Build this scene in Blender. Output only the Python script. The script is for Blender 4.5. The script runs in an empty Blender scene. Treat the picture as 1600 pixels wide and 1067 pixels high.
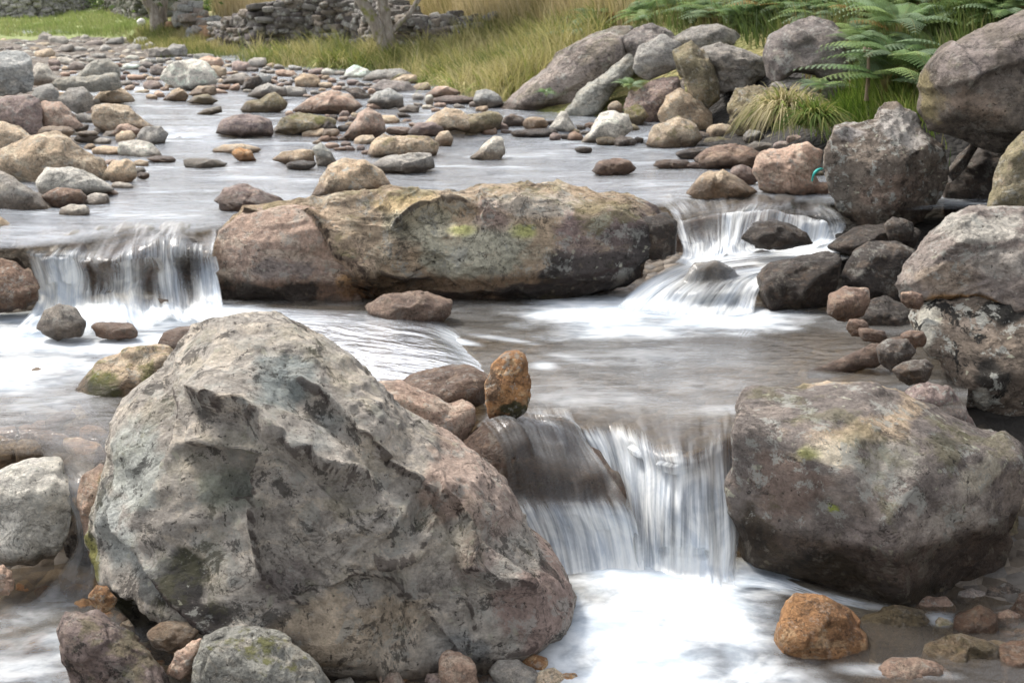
import bpy, bmesh, math, random
import numpy as np
from mathutils import Vector
random.seed(7); rng = np.random.default_rng(11)
SC = bpy.context.scene
COL = SC.collection

# ------------------------------------------------------------------ camera, sky, sun, exposure
F = 1931.0; CX, CY = 800.0, 533.5; CAMZ = 1.7
PITCH = math.radians(15.85)
cam_d = bpy.data.cameras.new("camera"); cam = bpy.data.objects.new("camera", cam_d); COL.objects.link(cam)
cam.location = (0, 0, CAMZ); cam.rotation_euler = (math.radians(90) - PITCH, 0, 0)
cam_d.sensor_width = 36.0; cam_d.lens = 36.0 * F / 1600.0
cam_d.clip_start = 0.05; cam_d.clip_end = 600
cam_d.dof.use_dof = True; cam_d.dof.focus_distance = 4.6; cam_d.dof.aperture_fstop = 6.3
SC.camera = cam
SUN_EL, SUN_AZ = math.radians(52), math.radians(-50)      # azimuth from +Y, negative = left
world = bpy.data.worlds.new("World"); SC.world = world; world.use_nodes = True
wn = world.node_tree; wn.nodes.clear()
sky = wn.nodes.new("ShaderNodeTexSky"); sky.sky_type = 'NISHITA'; sky.sun_disc = False
sky.sun_elevation = SUN_EL; sky.sun_rotation = SUN_AZ; sky.air_density = 1.0; sky.dust_density = 3.0; sky.ozone_density = 1.0
hsv = wn.nodes.new("ShaderNodeHueSaturation"); hsv.inputs['Saturation'].default_value = 0.20
bg = wn.nodes.new("ShaderNodeBackground"); bg.inputs['Strength'].default_value = 0.122
wo = wn.nodes.new("ShaderNodeOutputWorld")
wn.links.new(sky.outputs[0], hsv.inputs['Color']); wn.links.new(hsv.outputs[0], bg.inputs['Color']); wn.links.new(bg.outputs[0], wo.inputs['Surface'])
sun_d = bpy.data.lights.new("sun", 'SUN'); sun_d.energy = 1.5; sun_d.angle = math.radians(12); sun_d.color = (1.0, 0.93, 0.84)
sun = bpy.data.objects.new("sun", sun_d); COL.objects.link(sun)
sdir = Vector((math.sin(SUN_AZ) * math.cos(SUN_EL), math.cos(SUN_AZ) * math.cos(SUN_EL), math.sin(SUN_EL)))
sun.rotation_euler = (-sdir).to_track_quat('-Z', 'Y').to_euler(); sun.location = (-6, 4, 12)
SC.view_settings.view_transform = 'Standard'; SC.view_settings.look = 'None'
SC.view_settings.exposure = 1.36; SC.view_settings.gamma = 1.0
SC.render.engine = 'CYCLES'; SC.cycles.max_bounces = 8; SC.cycles.transparent_max_bounces = 24
SC.cycles.use_denoising = True; SC.cycles.caustics_reflective = False; SC.cycles.caustics_refractive = False

# ------------------------------------------------------------------ projection helpers
sp, cp = math.sin(PITCH), math.cos(PITCH)
FWD = np.array([0, cp, -sp]); UP = np.array([0, sp, cp]); RIGHT = np.array([1.0, 0, 0]); CAM = np.array([0, 0, CAMZ])
def ray(px, py):
    px = np.asarray(px, float); py = np.asarray(py, float)
    a = (px - CX) / F; b = (CY - py) / F
    return FWD + a[..., None] * RIGHT + b[..., None] * UP
def at_z(px, py, z):
    d = ray(px, py); t = (np.asarray(z, float) - CAMZ) / d[..., 2]
    return CAM + d * t[..., None]
def at_y(px, py, Y):
    d = ray(px, py); t = np.asarray(Y, float) / d[..., 1]
    return CAM + d * t[..., None]
def river_z(Y):
    Y = np.asarray(Y, float)
    s = np.clip((Y - 11.9) / 0.5, 0, 1); s = s * s * (3 - 2 * s)
    return 0.34 + 0.07 * s + np.clip(Y - 12.6, 0, None) * 0.0085
def on_river(px, py):
    Y = 12.0
    for _ in range(30):
        p = at_z(px, py, min(float(river_z(Y)), 1.2)); Y = 0.5 * Y + 0.5 * min(max(p[1], 3), 60)
    return Y

# ------------------------------------------------------------------ numpy noise
_perm = rng.permutation(256); _perm = np.concatenate([_perm, _perm])
_grad = rng.normal(size=(256, 3)); _grad /= np.linalg.norm(_grad, axis=1)[:, None]
def perlin(p):
    pi = np.floor(p).astype(int); pf = p - pi
    w = pf * pf * pf * (pf * (pf * 6 - 15) + 10); pi &= 255
    out = 0
    for dx in (0, 1):
        for dy in (0, 1):
            for dz in (0, 1):
                h = _perm[_perm[_perm[(pi[:, 0] + dx) & 255] + ((pi[:, 1] + dy) & 255)] + ((pi[:, 2] + dz) & 255)]
                g = _grad[h]
                d = g[:, 0] * (pf[:, 0] - dx) + g[:, 1] * (pf[:, 1] - dy) + g[:, 2] * (pf[:, 2] - dz)
                wx = w[:, 0] if dx else 1 - w[:, 0]; wy = w[:, 1] if dy else 1 - w[:, 1]; wz = w[:, 2] if dz else 1 - w[:, 2]
                out = out + d * wx * wy * wz
    return out * 1.6
def fbm(p, octv=5, rough=0.5, lac=2.03):
    a = 1.0; s = 0; tot = 0
    for k in range(octv):
        s = s + a * perlin(p + 17.3 * k); tot += a; a *= rough; p = p * lac
    return s / tot

# ------------------------------------------------------------------ mesh helpers
def mesh_np(name, V, faces, mat=None, smooth=True, parent=None, loc=None):
    me = bpy.data.meshes.new(name)
    V = np.asarray(V, np.float32)
    faces = np.asarray(faces, np.int32); n, k = faces.shape
    me.vertices.add(len(V)); me.vertices.foreach_set("co", V.ravel())
    me.loops.add(n * k); me.loops.foreach_set("vertex_index", faces.ravel())
    me.polygons.add(n)
    me.polygons.foreach_set("loop_start", np.arange(0, n * k, k, dtype=np.int32))
    try: me.polygons.foreach_set("loop_total", np.full(n, k, np.int32))
    except Exception: pass
    me.polygons.foreach_set("use_smooth", np.full(n, smooth, bool))
    me.update(calc_edges=True); me.validate()
    if mat: me.materials.append(mat)
    o = bpy.data.objects.new(name, me); COL.objects.link(o)
    if parent: o.parent = parent
    if loc is not None: o.location = loc
    return o
def set_attr(o, name, arr, typ='FLOAT'):
    a = o.data.attributes.new(name, typ, 'POINT')
    arr = np.asarray(arr, np.float32)
    a.data.foreach_set('value' if typ == 'FLOAT' else ('vector' if typ == 'FLOAT_VECTOR' else 'color'), arr.ravel())
def grid_faces(nr, nc):
    i = np.arange(nr - 1)[:, None] * nc + np.arange(nc - 1)[None, :]
    return np.stack([i, i + 1, i + nc + 1, i + nc], -1).reshape(-1, 4)
_ico = {}
def ico(level):
    if level not in _ico:
        bm = bmesh.new(); bmesh.ops.create_icosphere(bm, subdivisions=level, radius=1.0)
        V = np.array([v.co[:] for v in bm.verts]); T = np.array([[v.index for v in f.verts] for f in bm.faces]); bm.free()
        _ico[level] = (V / np.linalg.norm(V, axis=1)[:, None], T)
    return _ico[level]
def vnormals(V, T):
    fn = np.cross(V[T[:, 1]] - V[T[:, 0]], V[T[:, 2]] - V[T[:, 0]])
    N = np.zeros_like(V)
    for k in range(3):
        for c in range(3):
            N[:, c] += np.bincount(T[:, k], weights=fn[:, c], minlength=len(V))
    return N / (np.linalg.norm(N, axis=1)[:, None] + 1e-12)
def tag(o, label=None, cat=None, group=None, kind=None):
    if label: o['label'] = label
    if cat: o['category'] = cat
    if group: o['group'] = group
    if kind: o['kind'] = kind
    return o
def empty(name, loc):
    o = bpy.data.objects.new(name, None); COL.objects.link(o); o.location = loc; o.empty_display_size = 0.1
    return o

# ------------------------------------------------------------------ material helpers
class NT:
    def __init__(s, name):
        s.m = bpy.data.materials.new(name); s.m.use_nodes = True; s.t = s.m.node_tree; s.t.nodes.clear()
        s.out = s.t.nodes.new("ShaderNodeOutputMaterial")
    def n(s, typ, **kw):
        nd = s.t.nodes.new(typ)
        for k, v in kw.items(): setattr(nd, k, v)
        return nd
    def l(s, a, b): s.t.links.new(a, b)
    def put(s, sock, v):
        if hasattr(v, 'is_linked') or isinstance(v, bpy.types.NodeSocket): s.l(v, sock)
        else: sock.default_value = v
    def math(s, op, a, b=0.0, c=None, clamp=False):
        nd = s.n("ShaderNodeMath", operation=op, use_clamp=clamp)
        s.put(nd.inputs[0], a); s.put(nd.inputs[1], b)
        if c is not None: s.put(nd.inputs[2], c)
        return nd.outputs[0]
    def mix(s, f, a, b, blend='MIX'):
        nd = s.n("ShaderNodeMix", data_type='RGBA', blend_type=blend)
        s.put(nd.inputs[0], f)
        for sock, v in ((nd.inputs[6], a), (nd.inputs[7], b)):
            if isinstance(v, tuple): sock.default_value = (*v, 1.0)[:4]
            else: s.l(v, sock)
        return nd.outputs[2]
    def noise(s, vec, scale, detail=6, rough=0.6, dist=0.0):
        nd = s.n("ShaderNodeTexNoise"); s.l(vec, nd.inputs['Vector'])
        nd.inputs['Scale'].default_value = scale; nd.inputs['Detail'].default_value = detail
        nd.inputs['Roughness'].default_value = rough; nd.inputs['Distortion'].default_value = dist
        return nd.outputs['Fac']
    def step(s, v, a, b):
        nd = s.n("ShaderNodeMapRange", interpolation_type='SMOOTHSTEP')
        s.put(nd.inputs[0], v); s.put(nd.inputs[1], a); s.put(nd.inputs[2], b)
        return nd.outputs[0]
    def attr(s, name, typ='GEOMETRY', out='Fac'):
        nd = s.n("ShaderNodeAttribute", attribute_type=typ, attribute_name=name)
        return nd.outputs[out]
    def ramp(s, v, stops):
        nd = s.n("ShaderNodeValToRGB"); s.l(v, nd.inputs[0]); e = nd.color_ramp.elements
        while len(e) < len(stops): e.new(0.5)
        for el, (p, c) in zip(e, stops): el.position = p; el.color = (*c, 1.0)
        return nd.outputs[0]

def make_rock_mat():
    t = NT("weathered_rock")
    tc = t.n("ShaderNodeTexCoord"); oi = t.n("ShaderNodeObjectInfo"); geo = t.n("ShaderNodeNewGeometry")
    rv = t.n("ShaderNodeCombineXYZ")
    t.l(t.math('MULTIPLY', oi.outputs['Random'], 91.0), rv.inputs[0]); t.l(t.math('MULTIPLY', oi.outputs['Random'], 37.0), rv.inputs[1])
    sc = t.n("ShaderNodeVectorMath", operation='SCALE'); t.l(tc.outputs['Object'], sc.inputs[0]); t.l(t.attr('rs', 'OBJECT'), sc.inputs['Scale'])
    ad = t.n("ShaderNodeVectorMath", operation='ADD'); t.l(sc.outputs[0], ad.inputs[0]); t.l(rv.outputs[0], ad.inputs[1])
    P = ad.outputs[0]
    st = t.n("ShaderNodeMapping"); t.l(P, st.inputs[0]); st.inputs['Rotation'].default_value = (0.35, 0.5, 0.3); st.inputs['Scale'].default_value = (0.8, 0.95, 1.55)
    S = st.outputs[0]
    c1 = t.attr('c1', 'OBJECT', 'Color'); c2 = t.attr('c2', 'OBJECT', 'Color'); c3 = t.attr('c3', 'OBJECT', 'Color')
    n1 = t.noise(S, 2.3, 9, 0.66, 0.4); n2 = t.noise(S, 5.0, 9, 0.68, 0.8); n3 = t.noise(P, 26, 8, 0.7)
    n4 = t.noise(P, 90, 5, 0.7)
    col = t.mix(t.step(n1, 0.36, 0.64), c1, c2)
    col = t.mix(t.math('MULTIPLY', t.step(n2, 0.50, 0.60), t.attr('pat', 'OBJECT')), col, c3)
    v = t.math('ADD', t.math('MULTIPLY', n3, 2.1), t.math('MULTIPLY', n4, 1.0)); v = t.math('SUBTRACT', v, 0.5)
    vv = t.n("ShaderNodeCombineXYZ")
    for k in range(3): t.l(v, vv.inputs[k])
    col = t.mix(1.0, col, vv.outputs[0], 'MULTIPLY')
    # mineral stains and painted undercut shade with a place of their own on the boulder
    stv = t.n("ShaderNodeVectorMath", operation='SCALE'); t.l(t.attr('stain_shade', 'GEOMETRY', 'Vector'), stv.inputs[0]); t.l(t.math('MULTIPLY', v, 1.2), stv.inputs['Scale'])
    col = t.mix(t.step(t.math('ADD', t.attr('stain_shade_w'), t.math('MULTIPLY', t.math('SUBTRACT', n2, 0.5), 1.9)), 0.22, 0.74), col, stv.outputs[0])
    # pale lichen crusts, black lichen, moss
    n5 = t.noise(P, 8.5, 12, 0.76, 0.3)
    lic = t.math('MULTIPLY', t.step(n5, 0.545, 0.575), t.attr('lic', 'OBJECT'))
    col = t.mix(lic, col, (0.46, 0.46, 0.42))
    nd2 = t.n("ShaderNodeTexNoise"); t.l(P, nd2.inputs['Vector']); nd2.inputs['Scale'].default_value = 9; nd2.inputs['Detail'].default_value = 5
    pv = t.n("ShaderNodeVectorMath", operation='MULTIPLY_ADD'); t.l(nd2.outputs['Color'], pv.inputs[0]); pv.inputs[1].default_value = (.16, .16, .16); t.l(P, pv.inputs[2])
    vo = t.n("ShaderNodeTexVoronoi"); t.l(pv.outputs[0], vo.inputs['Vector']); vo.inputs['Scale'].default_value = 11
    spot = t.math('SUBTRACT', vo.outputs['Distance'], t.math('MULTIPLY', n3, 0.35))
    spots = t.math('MULTIPLY', t.step(spot, -0.02, -0.06), t.attr('lic', 'OBJECT')); col = t.mix(spots, col, (0.5, 0.49, 0.38))
    n6 = t.noise(P, 6.5, 14, 0.78, 0.4)
    blk = t.math('MULTIPLY', t.step(n6, 0.55, 0.58), t.attr('blk', 'OBJECT')); col = t.mix(blk, col, (0.022, 0.02, 0.018))
    nz = t.n("ShaderNodeSeparateXYZ"); t.l(geo.outputs['Normal'], nz.inputs[0])
    n7 = t.noise(P, 3.4, 10, 0.68, 0.2)
    mo = t.math('ADD', n7, t.math('MULTIPLY', nz.outputs[2], 0.10))
    mos = t.math('MULTIPLY', t.step(mo, 0.59, 0.67), t.attr('moss', 'OBJECT'))
    col = t.mix(mos, col, t.mix(n3, (0.07, 0.085, 0.012), (0.26, 0.25, 0.05)))
    # fracture lines filled with dark dirt, and small pits
    f1 = t.noise(S, 3.2, 8, 0.62, 1.0); f2 = t.noise(P, 7.0, 8, 0.66, 0.6); gate = t.step(t.noise(P, 2.1, 3, 0.5), 0.44, 0.62)
    ve1 = t.step(t.math('ABSOLUTE', t.math('SUBTRACT', f1, 0.5)), 0.009, 0.0); ve1 = t.math('MULTIPLY', ve1, t.step(t.noise(P, 1.4, 3, 0.5), 0.46, 0.60)); ve2 = t.math('MULTIPLY', t.step(t.math('ABSOLUTE', t.math('SUBTRACT', f2, 0.47)), 0.014, 0.0), gate)
    vein = t.math('MAXIMUM', ve1, ve2); pit = t.step(t.noise(P, 38, 4, 0.6), 0.635, 0.69); n8 = t.noise(P, 60, 8, 0.75)
    grit = t.step(n8, 0.38, 0.30); pale_fleck = t.step(n8, 0.62, 0.70)  # random dark specks and white flecks in the stone
    col = t.mix(t.math('MULTIPLY', vein, 0.6), col, (0.03, 0.026, 0.022)); col = t.mix(t.math('MULTIPLY', pit, 0.75), col, (0.035, 0.03, 0.026))
    col = t.mix(t.math('MULTIPLY', grit, 0.55), col, (0.05, 0.045, 0.04)); col = t.mix(t.math('MULTIPLY', pale_fleck, 0.45), col, (0.55, 0.53, 0.48))
    col = t.mix(t.math('MULTIPLY', t.step(t.math('ADD', t.attr('crackw'), t.math('MULTIPLY', t.math('SUBTRACT', n3, 0.5), 2.2)), 0.30, 0.62), 0.72), col, (0.045, 0.027, 0.024))
    # wetness by height above the water
    pz = t.n("ShaderNodeSeparateXYZ"); t.l(geo.outputs['Position'], pz.inputs[0])
    wz = t.math('SUBTRACT', pz.outputs[2], t.attr('wetz', 'OBJECT')); wz = t.math('ADD', wz, t.math('MULTIPLY', t.math('SUBTRACT', n1, 0.5), 0.13))
    wet = t.step(wz, 0.05, -0.02)
    wetall = t.math('MAXIMUM', wet, t.attr('wet', 'OBJECT'))
    wcol = t.mix(1.0, col, (0.34, 0.29, 0.25), 'MULTIPLY')
    col = t.mix(wetall, col, wcol)
    rough = t.math('SUBTRACT', 0.92, t.math('MULTIPLY', wetall, 0.58))
    # bump
    cr = t.n("ShaderNodeTexVoronoi", feature='DISTANCE_TO_EDGE'); 
    dv = t.n("ShaderNodeMix", data_type='VECTOR'); dv.inputs[0].default_value = 0.35
    nn = t.n("ShaderNodeTexNoise"); t.l(S, nn.inputs['Vector']); nn.inputs['Scale'].default_value = 3; nn.inputs['Detail'].default_value = 6
    t.l(P, dv.inputs[4]); t.l(nn.outputs['Color'], dv.inputs[5]); t.l(dv.outputs[1], cr.inputs['Vector']); cr.inputs['Scale'].default_value = 2.2
    crk = t.math('MULTIPLY', t.step(cr.outputs['Distance'], 0.0, 0.03), 0.22)
    nb = t.noise(S, 11, 12, 0.72, 0.3)
    h = t.math('ADD', t.math('MULTIPLY', nb, 1.6), t.math('MULTIPLY', n3, 0.7)); h = t.math('ADD', h, t.math('MULTIPLY', n4, 0.25)); h = t.math('ADD', h, crk)
    h = t.math('SUBTRACT', h, t.math('ADD', t.math('MULTIPLY', vein, 0.4), t.math('MULTIPLY', pit, 0.35))); h = t.math('ADD', h, t.math('MULTIPLY', n8, 0.5))
    h = t.math('ADD', h, t.math('MULTIPLY', mos, t.math('MULTIPLY', n4, 0.8)))
    bp = t.n("ShaderNodeBump"); bp.inputs['Strength'].default_value = 0.85
    t.l(h, bp.inputs['Height']); t.l(t.math('DIVIDE', 0.046, t.attr('rs', 'OBJECT')), bp.inputs['Distance'])
    b = t.n("ShaderNodeBsdfPrincipled"); t.l(col, b.inputs['Base Color']); t.l(rough, b.inputs['Roughness']); t.l(bp.outputs[0], b.inputs['Normal'])
    b.inputs['Specular IOR Level'].default_value = 0.35
    t.l(b.outputs[0], t.out.inputs[0]); return t.m
ROCK = make_rock_mat()

def make_water_mat(name, murk_sheen=0.25, murk_sheen_col=(0.16, 0.135, 0.105), tint=(0.80, 0.72, 0.58), rough=0.10, bump=0.35, su=14.0, sv=2.2, foamcol=(0.76, 0.80, 0.84), gain=9.0):
    t = NT(name)
    uv = t.n("ShaderNodeUVMap"); uv.uv_map = "flow"
    mp = t.n("ShaderNodeMapping"); t.l(uv.outputs[0], mp.inputs[0]); mp.inputs['Scale'].default_value = (su, sv, 1)
    U = mp.outputs[0]
    s1 = t.noise(U, 1.0, 4, 0.55, 0.6); s2 = t.noise(U, 3.1, 5, 0.6, 0.3)
    mp2 = t.n("ShaderNodeMapping"); t.l(uv.outputs[0], mp2.inputs[0]); mp2.inputs['Scale'].default_value = (5, 3.2, 1)
    s3 = t.noise(mp2.outputs[0], 1.0, 5, 0.6, 1.2)
    foam = t.attr('foam'); edge = t.attr('edge')
    s = t.math('ADD', t.math('MULTIPLY', s1, 0.5), t.math('ADD', t.math('MULTIPLY', s2, 0.3), t.math('MULTIPLY', s3, 0.2)))
    var = t.math('MULTIPLY', t.math('SUBTRACT', s, 0.5), t.math('MULTIPLY', t.math('MULTIPLY', foam, t.math('SUBTRACT', 1.0, foam)), gain))
    ff = t.math('ADD', foam, var, clamp=True)
    h = t.math('ADD', t.math('MULTIPLY', s1, 1.0), t.math('ADD', t.math('MULTIPLY', s2, 0.35), t.math('MULTIPLY', s3, 0.8)))
    bp = t.n("ShaderNodeBump"); t.l(t.math('MULTIPLY', bump, t.math('SUBTRACT', 1.0, t.math('MULTIPLY', ff, 0.8))), bp.inputs['Strength']); bp.inputs['Distance'].default_value = 0.03; t.l(h, bp.inputs['Height'])
    fr = t.n("ShaderNodeFresnel"); fr.inputs['IOR'].default_value = 1.33; t.l(bp.outputs[0], fr.inputs['Normal'])
    tr = t.n("ShaderNodeBsdfTransparent"); tr.inputs[0].default_value = (*tint, 1)
    df = t.n("ShaderNodeBsdfDiffuse"); df.inputs[0].default_value = (*murk_sheen_col, 1)
    under = t.n("ShaderNodeMixShader"); under.inputs[0].default_value = murk_sheen; t.l(tr.outputs[0], under.inputs[1]); t.l(df.outputs[0], under.inputs[2])
    gl = t.n("ShaderNodeBsdfGlossy"); gl.inputs['Roughness'].default_value = rough; gl.inputs['Color'].default_value = (0.95, 0.95, 0.97, 1); t.l(bp.outputs[0], gl.inputs['Normal'])
    wm = t.n("ShaderNodeMixShader"); t.l(fr.outputs[0], wm.inputs[0]); t.l(under.outputs[0], wm.inputs[1]); t.l(gl.outputs[0], wm.inputs[2])
    fcol = t.mix(t.step(t.math('ADD', t.math('MULTIPLY', s3, 0.6), t.math('MULTIPLY', s2, 0.4)), 0.36, 0.60), tuple(c * k for c, k in zip(foamcol, (.70, .76, .83))), tuple(min(.93, c * 1.08) for c in foamcol))
    fd = t.n("ShaderNodeBsdfDiffuse"); t.l(fcol, fd.inputs[0]); t.l(bp.outputs[0], fd.inputs['Normal'])
    ft = t.n("ShaderNodeBsdfTranslucent"); ft.inputs[0].default_value = (*foamcol, 1)
    fm = t.n("ShaderNodeMixShader"); fm.inputs[0].default_value = 0.15; t.l(fd.outputs[0], fm.inputs[1]); t.l(ft.outputs[0], fm.inputs[2])
    fx = t.n("ShaderNodeMixShader"); t.l(ff, fx.inputs[0]); t.l(wm.outputs[0], fx.inputs[1]); t.l(fm.outputs[0], fx.inputs[2])
    t0 = t.n("ShaderNodeBsdfTransparent")
    en = t.math('MULTIPLY', edge, t.math('ADD', 1.0, t.math('MULTIPLY', t.math('SUBTRACT', s, 0.5), 1.2)), clamp=True)
    ex = t.n("ShaderNodeMixShader"); t.l(en, ex.inputs[0]); t.l(t0.outputs[0], ex.inputs[1]); t.l(fx.outputs[0], ex.inputs[2])
    t.l(ex.outputs[0], t.out.inputs[0]); return t.m
W_UP = make_water_mat("upper_water", murk_sheen=0.36, murk_sheen_col=(0.47, 0.505, 0.555), tint=(0.85, 0.80, 0.70), rough=0.12, bump=0.75, su=8, sv=2.2)  # pale bluish under-colour stands in for bright sky reflection
W_MID = make_water_mat("pool_water", gain=6.0, murk_sheen=0.26, murk_sheen_col=(0.23, 0.205, 0.175), tint=(0.78, 0.69, 0.55), rough=0.12, bump=0.6, su=7, sv=2.4)
W_LOW = make_water_mat("foaming_water", murk_sheen=0.22, murk_sheen_col=(0.20, 0.18, 0.16), rough=0.16, bump=0.25, su=5, sv=3.0)
W_FALL = make_water_mat("falling_water", murk_sheen=0.14, murk_sheen_col=(0.24, 0.22, 0.20), tint=(0.82, 0.76, 0.66), rough=0.18, bump=0.4, su=21, sv=1.2, gain=12.0, foamcol=(0.84, 0.87, 0.91))

def make_ground_mat():
    t = NT("stream_bed_and_turf"); geo = t.n("ShaderNodeNewGeometry"); P = geo.outputs['Position']
    vo = t.n("ShaderNodeTexVoronoi"); t.l(P, vo.inputs['Vector']); vo.inputs['Scale'].default_value = 17
    sx = t.n("ShaderNodeSeparateColor"); t.l(vo.outputs['Color'], sx.inputs[0])
    peb = t.ramp(sx.outputs[0], [(0.0, (0.08, 0.065, 0.055)), (0.35, (0.17, 0.135, 0.10)), (0.6, (0.26, 0.215, 0.17)), (0.8, (0.17, 0.16, 0.15)), (1.0, (0.34, 0.29, 0.24))])
    n = t.noise(P, 30, 6, 0.7); n2 = t.noise(P, 1.3, 8, 0.65); n3 = t.noise(P, 9, 8, 0.7)
    peb = t.mix(t.math('MULTIPLY', n, 0.8), peb, (0.05, 0.04, 0.03))
    turf = t.mix(t.step(n2, 0.35, 0.65), (0.13, 0.15, 0.035), (0.30, 0.25, 0.10)); turf = t.mix(t.step(n3, 0.45, 0.7), turf, (0.07, 0.09, 0.02))
    mead = t.mix(t.step(n3, 0.3, 0.7), (0.19, 0.25, 0.07), (0.27, 0.30, 0.11)); mead = t.mix(t.math('MULTIPLY', t.step(n2, 0.52, 0.62), 0.6), mead, (0.22, 0.20, 0.07))
    g = t.math('ADD', t.attr('grass'), t.math('MULTIPLY', t.math('SUBTRACT', n3, 0.5), 0.5))
    peb = t.mix(t.math('MULTIPLY', t.attr('gap_shade'), 0.97), peb, (0.012, 0.010, 0.008))  # near-black ground colour paints the shade in gaps between right bank boulders
    turf = t.mix(t.attr('meadow'), turf, mead)
    col = t.mix(t.step(g, 0.4, 0.6), peb, turf)
    h = t.math('ADD', t.math('MULTIPLY', vo.outputs['Distance'], -1.5), t.math('MULTIPLY', n, 0.5))
    bp = t.n("ShaderNodeBump"); bp.inputs['Strength'].default_value = 0.7; bp.inputs['Distance'].default_value = 0.05; t.l(h, bp.inputs['Height'])
    b = t.n("ShaderNodeBsdfPrincipled"); t.l(col, b.inputs['Base Color']); b.inputs['Roughness'].default_value = 0.85; t.l(bp.outputs[0], b.inputs['Normal'])
    t.l(b.outputs[0], t.out.inputs[0]); return t.m
GROUND = make_ground_mat()

def make_leaf_mat(name, trans=0.35):
    t = NT(name); c = t.attr('tone', 'GEOMETRY', 'Color')
    d = t.n("ShaderNodeBsdfDiffuse"); tl = t.n("ShaderNodeBsdfTranslucent"); t.l(c, d.inputs[0]); t.l(c, tl.inputs[0])
    m = t.n("ShaderNodeMixShader"); m.inputs[0].default_value = trans; t.l(d.outputs[0], m.inputs[1]); t.l(tl.outputs[0], m.inputs[2])
    g = t.n("ShaderNodeBsdfGlossy"); g.inputs['Roughness'].default_value = 0.45; g.inputs['Color'].default_value = (0.6, 0.65, 0.6, 1)
    m2 = t.n("ShaderNodeMixShader"); m2.inputs[0].default_value = 0.05; t.l(m.outputs[0], m2.inputs[1]); t.l(g.outputs[0], m2.inputs[2])
    t.l(m2.outputs[0], t.out.inputs[0]); return t.m
LEAF = make_leaf_mat("grass_and_leaf")
def make_bark():
    t = NT("pale_mossy_bark"); tc = t.n("ShaderNodeTexCoord"); P = tc.outputs['Object']
    mp = t.n("ShaderNodeMapping"); t.l(P, mp.inputs[0]); mp.inputs['Scale'].default_value = (1, 1, 0.35)
    n = t.noise(mp.outputs[0], 14, 8, 0.7, 0.4); n2 = t.noise(P, 4, 6, 0.6)
    col = t.ramp(n, [(0.25, (0.10, 0.08, 0.065)), (0.5, (0.30, 0.26, 0.22)), (0.72, (0.48, 0.45, 0.41))])
    col = t.mix(t.step(n2, 0.55, 0.68), col, (0.20, 0.20, 0.06))
    bp = t.n("ShaderNodeBump"); bp.inputs['Strength'].default_value = 0.8; bp.inputs['Distance'].default_value = 0.03; t.l(n, bp.inputs['Height'])
    b = t.n("ShaderNodeBsdfPrincipled"); t.l(col, b.inputs['Base Color']); b.inputs['Roughness'].default_value = 0.9; t.l(bp.outputs[0], b.inputs['Normal'])
    t.l(b.outputs[0], t.out.inputs[0]); return t.m
BARK = make_bark()
def make_wall_mat():
    t = NT("dry_stone"); c = t.attr('tone', 'GEOMETRY', 'Color'); geo = t.n("ShaderNodeNewGeometry"); P = geo.outputs['Position']
    n = t.noise(P, 7, 8, 0.7); n2 = t.noise(P, 22, 8, 0.7)
    col = t.mix(t.step(n, 0.54, 0.62), c, (0.36, 0.36, 0.33)); col = t.mix(t.step(n2, 0.5, 0.68), col, (0.04, 0.037, 0.033))
    bp = t.n("ShaderNodeBump"); bp.inputs['Strength'].default_value = 0.8; bp.inputs['Distance'].default_value = 0.03; t.l(n2, bp.inputs['Height'])
    b = t.n("ShaderNodeBsdfPrincipled"); t.l(col, b.inputs['Base Color']); b.inputs['Roughness'].default_value = 0.95; t.l(bp.outputs[0], b.inputs['Normal'])
    t.l(b.outputs[0], t.out.inputs[0]); return t.m
DRYSTONE = make_wall_mat()
def plain(name, c, rough=0.8):
    t = NT(name); geo = t.n("ShaderNodeNewGeometry"); n = t.noise(geo.outputs['Position'], 40, 6, 0.6)
    col = t.mix(n, tuple(x * 0.6 for x in c), tuple(min(1, x * 1.3) for x in c))
    b = t.n("ShaderNodeBsdfPrincipled"); t.l(col, b.inputs['Base Color']); b.inputs['Roughness'].default_value = rough
    t.l(b.outputs[0], t.out.inputs[0]); return t.m

# ------------------------------------------------------------------ terrain
TP = []
def tp(x, Y, z): TP.append((x, Y, z))
def tg(px, py, Y):
    p = at_y(px, py, Y); TP.append((p[0], p[1], p[2]))
for x in (-1.9, -1.0, 0.0, 1.0):
    for Y, z in ((0, -.75), (2.0, -.68), (3.0, -.62), (3.6, -.60), (4.15, -.62), (4.7, -.40), (5.3, -.22), (6.3, -.20), (7.0, -.12), (7.7, .08), (8.6, .18), (10, .21), (11.5, .23)):
        tp(x, Y, z)
for Y in (13, 15, 17, 20, 24, 28):
    c = -0.28 * (Y - 11)
    for dx in (-1.6, 0, 1.4): tp(c + dx - 0.6, Y, float(river_z(Y)) - 0.10)
for px, py, z in ((180, 297, .30), (110, 340, .28), (245, 215, .32), (215, 160, .41), (60, 300, .28), (30, 200, .40), (0, 330, .22), (150, 130, .44), (60, 130, .47), (200, 95, .48), (60, 85, .52)):
    p = at_z(px, py, z); tp(*p)
for x, Y, z in ((-3.3, 6.2, .0), (-3.6, 7.2, .02), (-4.4, 8, .28), (-5, 10, .36), (-3.2, 5, -.2), (-3, 4, -.45), (-3.2, 2.5, -.5), (-4.5, 4, .1), (-7, 6, .9), (-7, 12, .55), (-9, 16, .55), (-12, 22, .9), (-16, 30, 1.0)): tp(x, Y, z)
edge_px = [(1290, 310, .30), (1335, 385, .15), (1405, 470, -.02), (1420, 600, -.05), (1540, 705, -.2), (1610, 950, -.5), (1190, 262, .33), (1000, 226, .33), (870, 188, .36), (780, 166, .42), (640, 120, .48), (400, 98, .51), (270, 86, .53), (205, 62, .60)]
for px, py, z in edge_px:
    p = at_z(px, py, z); tp(*p)
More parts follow.
